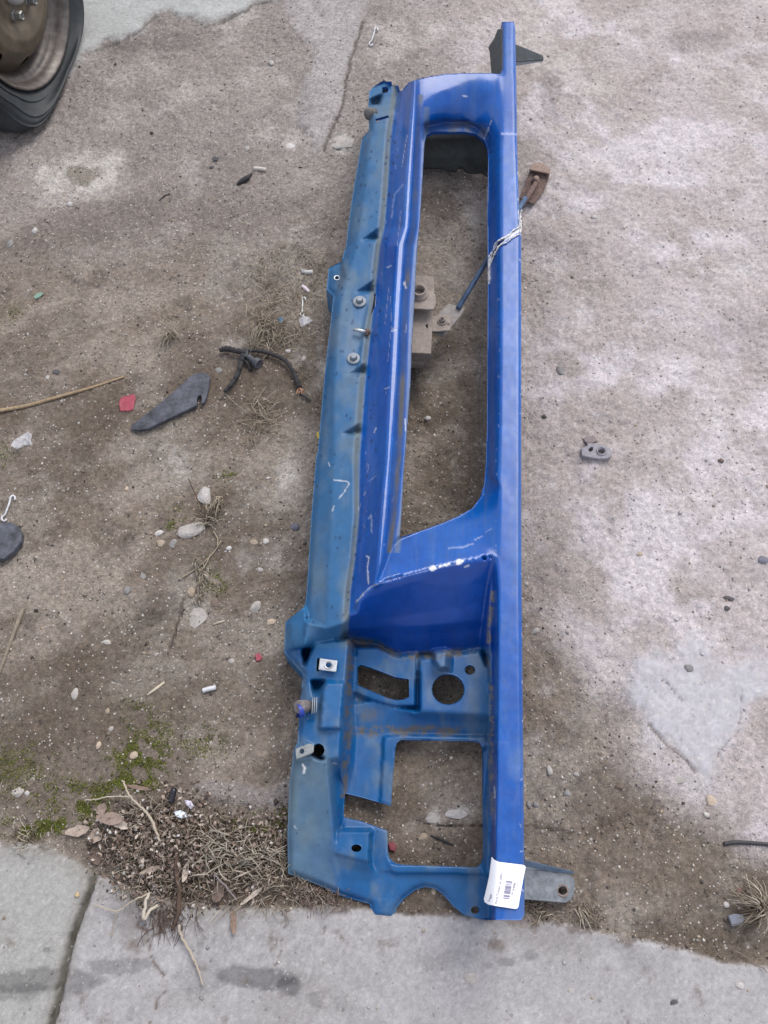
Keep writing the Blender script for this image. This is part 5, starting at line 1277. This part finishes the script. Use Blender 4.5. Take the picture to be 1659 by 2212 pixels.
for x, y, L, W, a, c, lab in ((170, 1795, 52, 22, .2, 3, 'broad tan dead leaf left of the litter heap'), (208, 1806, 30, 30, 1.3, 3, 'curled tan dead leaf right of the broad one'), (245, 1770, 62, 24, -.1, 1, 'long brown dead leaf at the top of the heap'),
                             (270, 1785, 44, 16, -.2, 4, 'narrow pale dead leaf across the long brown one'), (222, 1748, 26, 22, 1.1, 1, 'upright brown dead leaf on the moss edge'), (208, 1852, 34, 22, 2.2, 2, 'dark brown dead leaf over the concrete joint'),
                             (405, 1885, 40, 14, 1.4, 4, 'pale narrow leaf in the middle of the litter'), (330, 1880, 46, 12, .35, 3, 'tan blade leaf in the lower litter'), (505, 1990, 52, 14, 1.7, 5, 'brown strap leaf lying on the concrete below the heap'),
                             (300, 1702, 60, 9, -.15, 5, 'thin ochre leaf on the moss above the heap'), (475, 1930, 36, 26, 1.2, 2, 'dark crumpled leaf below the straw tangle'), (548, 1935, 60, 10, .65, 4, 'grey blade leaf at the concrete edge near the panel')):
    k = ppm(x, y); p = og(x, y); p[2] += .012 if 1740 < y < 1950 and x > 230 else .003
    V, F = leafmesh(p, L / k, W / k, a, .12, .5, 6, .25)
    o = mesh('dead_leaf', V, F, M_leaf, attrs={'Col': np.tile(LC[c] * 1.05, (len(V), 1)) * rng.uniform(.85, 1.15, (len(V), 1))}, center=True)
    tag(o, lab, 'leaf', 'dead leaves in the litter')
def stem(pts, r, c, lab, lift):
    P = gp(pts, 0, 7); s = np.linspace(0, 1, len(P)); P[:, 2] += .002 + np.interp(s, np.linspace(0, 1, len(lift)), lift); P += rng.normal(0, .0006, P.shape)
    w = MB(); V, F = tube(P, np.interp(s, np.linspace(0, 1, len(r)), r), 6); w.add(V, F, c); tag(w.build('dry_twig', M_straw, center=True), lab, 'twig', 'bare dry twigs')
stem([(276, 1690), (290, 1722), (318, 1752), (335, 1772), (345, 1800), (352, 1820)], [.0015, .0018, .0024, .002], STR[1], 'thick pale stem forked at the top of the heap', [.03, .03, .025, .02])
stem([(390, 1998), (396, 2025), (415, 2060), (428, 2090), (442, 2130)], [.0022, .002, .0018, .001], STR[1], 'pale crooked stem hanging down over the concrete', [.012, .006, .004, .004])
stem([(204, 1953), (255, 1968), (290, 1948), (330, 1930)], [.0009, .0011, .0014], STR[1], 'thin bent stem reaching left over the concrete', [.004, .008, .02])
stem([(255, 1968), (250, 1990), (243, 2025)], [.001, .0008, .0006], STR[0], 'fine side stem pointing down on the concrete', [.006, .004, .003])
stem([(330, 1930), (322, 1950), (316, 1985), (332, 1965), (345, 1955)], [.002, .003, .002], STR[4], 'pale looped root at the lower heap edge', [.02, .014, .01])
stem([(468, 1890), (490, 1915), (514, 1945)], [.0016, .0014, .001], lin((140, 128, 130)), 'grey thin stem at the lower right of the heap', [.02, .012, .006])
stem([(388, 1820), (385, 1880), (392, 1930), (386, 1980), (372, 2010)], [.003, .0042, .0036, .002], lin((92, 76, 66)) * .8, 'dark brown root running down the heap', [.016, .016, .01, .003])
stem([(187, 1730), (215, 1727), (250, 1722), (285, 1724)], [.0008, .001, .001], STR[4], 'fine straw lying level on the moss', [.006, .01, .012])
stem([(1585, 2052), (1620, 2075), (1655, 2100)], [.0009, .0009, .0007], STR[3], 'fine stem on the concrete at the right', [.003, .003, .003])

# ------------------------------------------------------------------ grit, gravel, moss
def octas(P, s, col, flatt=.55, seed=1):
    r_ = np.random.default_rng(seed); n = len(P)
    base = np.array([(1, 0, 0), (-1, 0, 0), (0, 1, 0), (0, -1, 0), (0, 0, 1), (0, 0, -1)], float)
    V = base[None] * r_.uniform(.55, 1.15, (n, 6, 3)) + r_.normal(0, .18, (n, 6, 3))
    V[:, :, 2] *= flatt
    a = r_.uniform(0, 6.28, n); c = np.cos(a)[:, None]; si = np.sin(a)[:, None]
    x = V[:, :, 0] * c - V[:, :, 1] * si; y = V[:, :, 0] * si + V[:, :, 1] * c
    V = np.stack([x, y, V[:, :, 2]], -1) * s[:, None, None] + P[:, None]
    f = np.array([(0, 2, 4), (2, 1, 4), (1, 3, 4), (3, 0, 4), (2, 0, 5), (1, 2, 5), (3, 1, 5), (0, 3, 5)])
    F = (np.arange(n)[:, None, None] * 6 + f[None]).reshape(-1, 3)
    return V.reshape(-1, 3), F, np.repeat(col, 6, 0)
N = 64000
gx = rng.uniform(-40, 1700, N); gy = rng.uniform(-30, 2240, N)
P = un(gx, gy, 0.0); h, c, dm = ground_eval(P[:, 0], P[:, 1])
clus = fbm(gx / 60, gy / 60, 701, 4)
keep = rng.random(N) < np.clip(dm, .05, 1) * np.clip(.25 + 2.4 * (clus - .36), .08, 1)
P = P[keep]; h = h[keep]; c = c[keep]
n = len(P)
s = .0006 + .0026 * rng.random(n) ** 3.4 + .0030 * rng.random(n) * (rng.random(n) < .05)
kind = rng.random(n)
col = c * rng.uniform(.75, 1.35, (n, 1))
wh = kind < .24; col[wh] = lin((206, 198, 188))[None] * rng.uniform(.4, 1.0, (wh.sum(), 1))
tn_ = (kind > .24) & (kind < .36); col[tn_] = lin((172, 154, 134))[None] * rng.uniform(.5, 1.0, (tn_.sum(), 1))
dk = (kind > .88) & (dm[keep] > .85); col[dk] = lin((86, 80, 76))[None] * rng.uniform(.5, 1.1, (dk.sum(), 1))
P[:, 2] = h + s * .15
V, F, C = octas(P, s, col, .6, 21)
tag(mesh('gravel', V, F, M_grit, attrs={'Col': C}, smooth=False), 'pale and brown grit strewn over the dirt', 'gravel', kind='stuff')
S = scatter(LITTER, 1300, 37, 60); P = on_ground(S[:, 0], S[:, 1]); P[:, 2] += rng.uniform(0, .016, len(P)) * np.exp(-((S[:, 0] - 380) / 190) ** 2 - ((S[:, 1] - 1835) / 90) ** 2)
s = .0008 + .0034 * rng.random(len(P)) ** 2; V, F, C = octas(P, s, np.tile(lin((88, 75, 66)) * .85, (len(P), 1)) * rng.uniform(.55, 1.5, (len(P), 1)), .7, 39)
tag(mesh('soil_crumbs', V, F, M_grit, attrs={'Col': C}, smooth=False), 'dark soil crumbs under the leaf litter', 'soil', kind='stuff')
# white crumbs in the litter heap
S = scatter(LITTER, 130, 31, 40); P = on_ground(S[:, 0], S[:, 1]); P[:, 2] += rng.uniform(.004, .026, len(P)) * np.exp(-((S[:, 0] - 380) / 190) ** 2 - ((S[:, 1] - 1835) / 90) ** 2)
s = rng.uniform(.0016, .0048, len(P)); V, F, C = octas(P, s, np.tile(lin((226, 220, 214)) * .85, (len(P), 1)) * rng.uniform(.7, 1.05, (len(P), 1)), .7, 33)
tag(mesh('white_crumbs', V, F, M_grit, attrs={'Col': C}, smooth=False), 'white crumbs mixed into the leaf litter', 'crumbs', kind='stuff')
# moss cushions
mv = []; mc = []
for cx_, cy_, rx, ry, sgt in MOSS:
    m = int(rx * ry * .55 * sgt)
    q = rng.normal(0, .5, (m, 2)) * np.array([rx, ry]) + np.array([cx_, cy_])
    mv.append(q); mc.append(np.full(m, sgt))
q = np.concatenate(mv); P = un(q[:, 0], q[:, 1], 0.0); h, c, dm = ground_eval(P[:, 0], P[:, 1])
kp = (dm > .6) & (fbm(P[:, 0] * 60, P[:, 1] * 60, 111, 3) > .45); P = P[kp]; h = h[kp]; n = len(P)
P[:, 2] = h + .0006; s = rng.uniform(.0006, .0017, n)
col = lin((92, 98, 46))[None] * rng.uniform(.45, 1.1, (n, 1)) * np.array([1, 1, 1]); yl = rng.random(n) < .3; col[yl] = lin((124, 128, 56)) * rng.uniform(.6, 1.1, (yl.sum(), 1))
V, F, C = octas(P, s, col, .8, 41)
tag(mesh('moss', V, F, M_moss, attrs={'Col': C}, smooth=False), 'green moss in patches on the damp dirt', 'moss', kind='stuff')
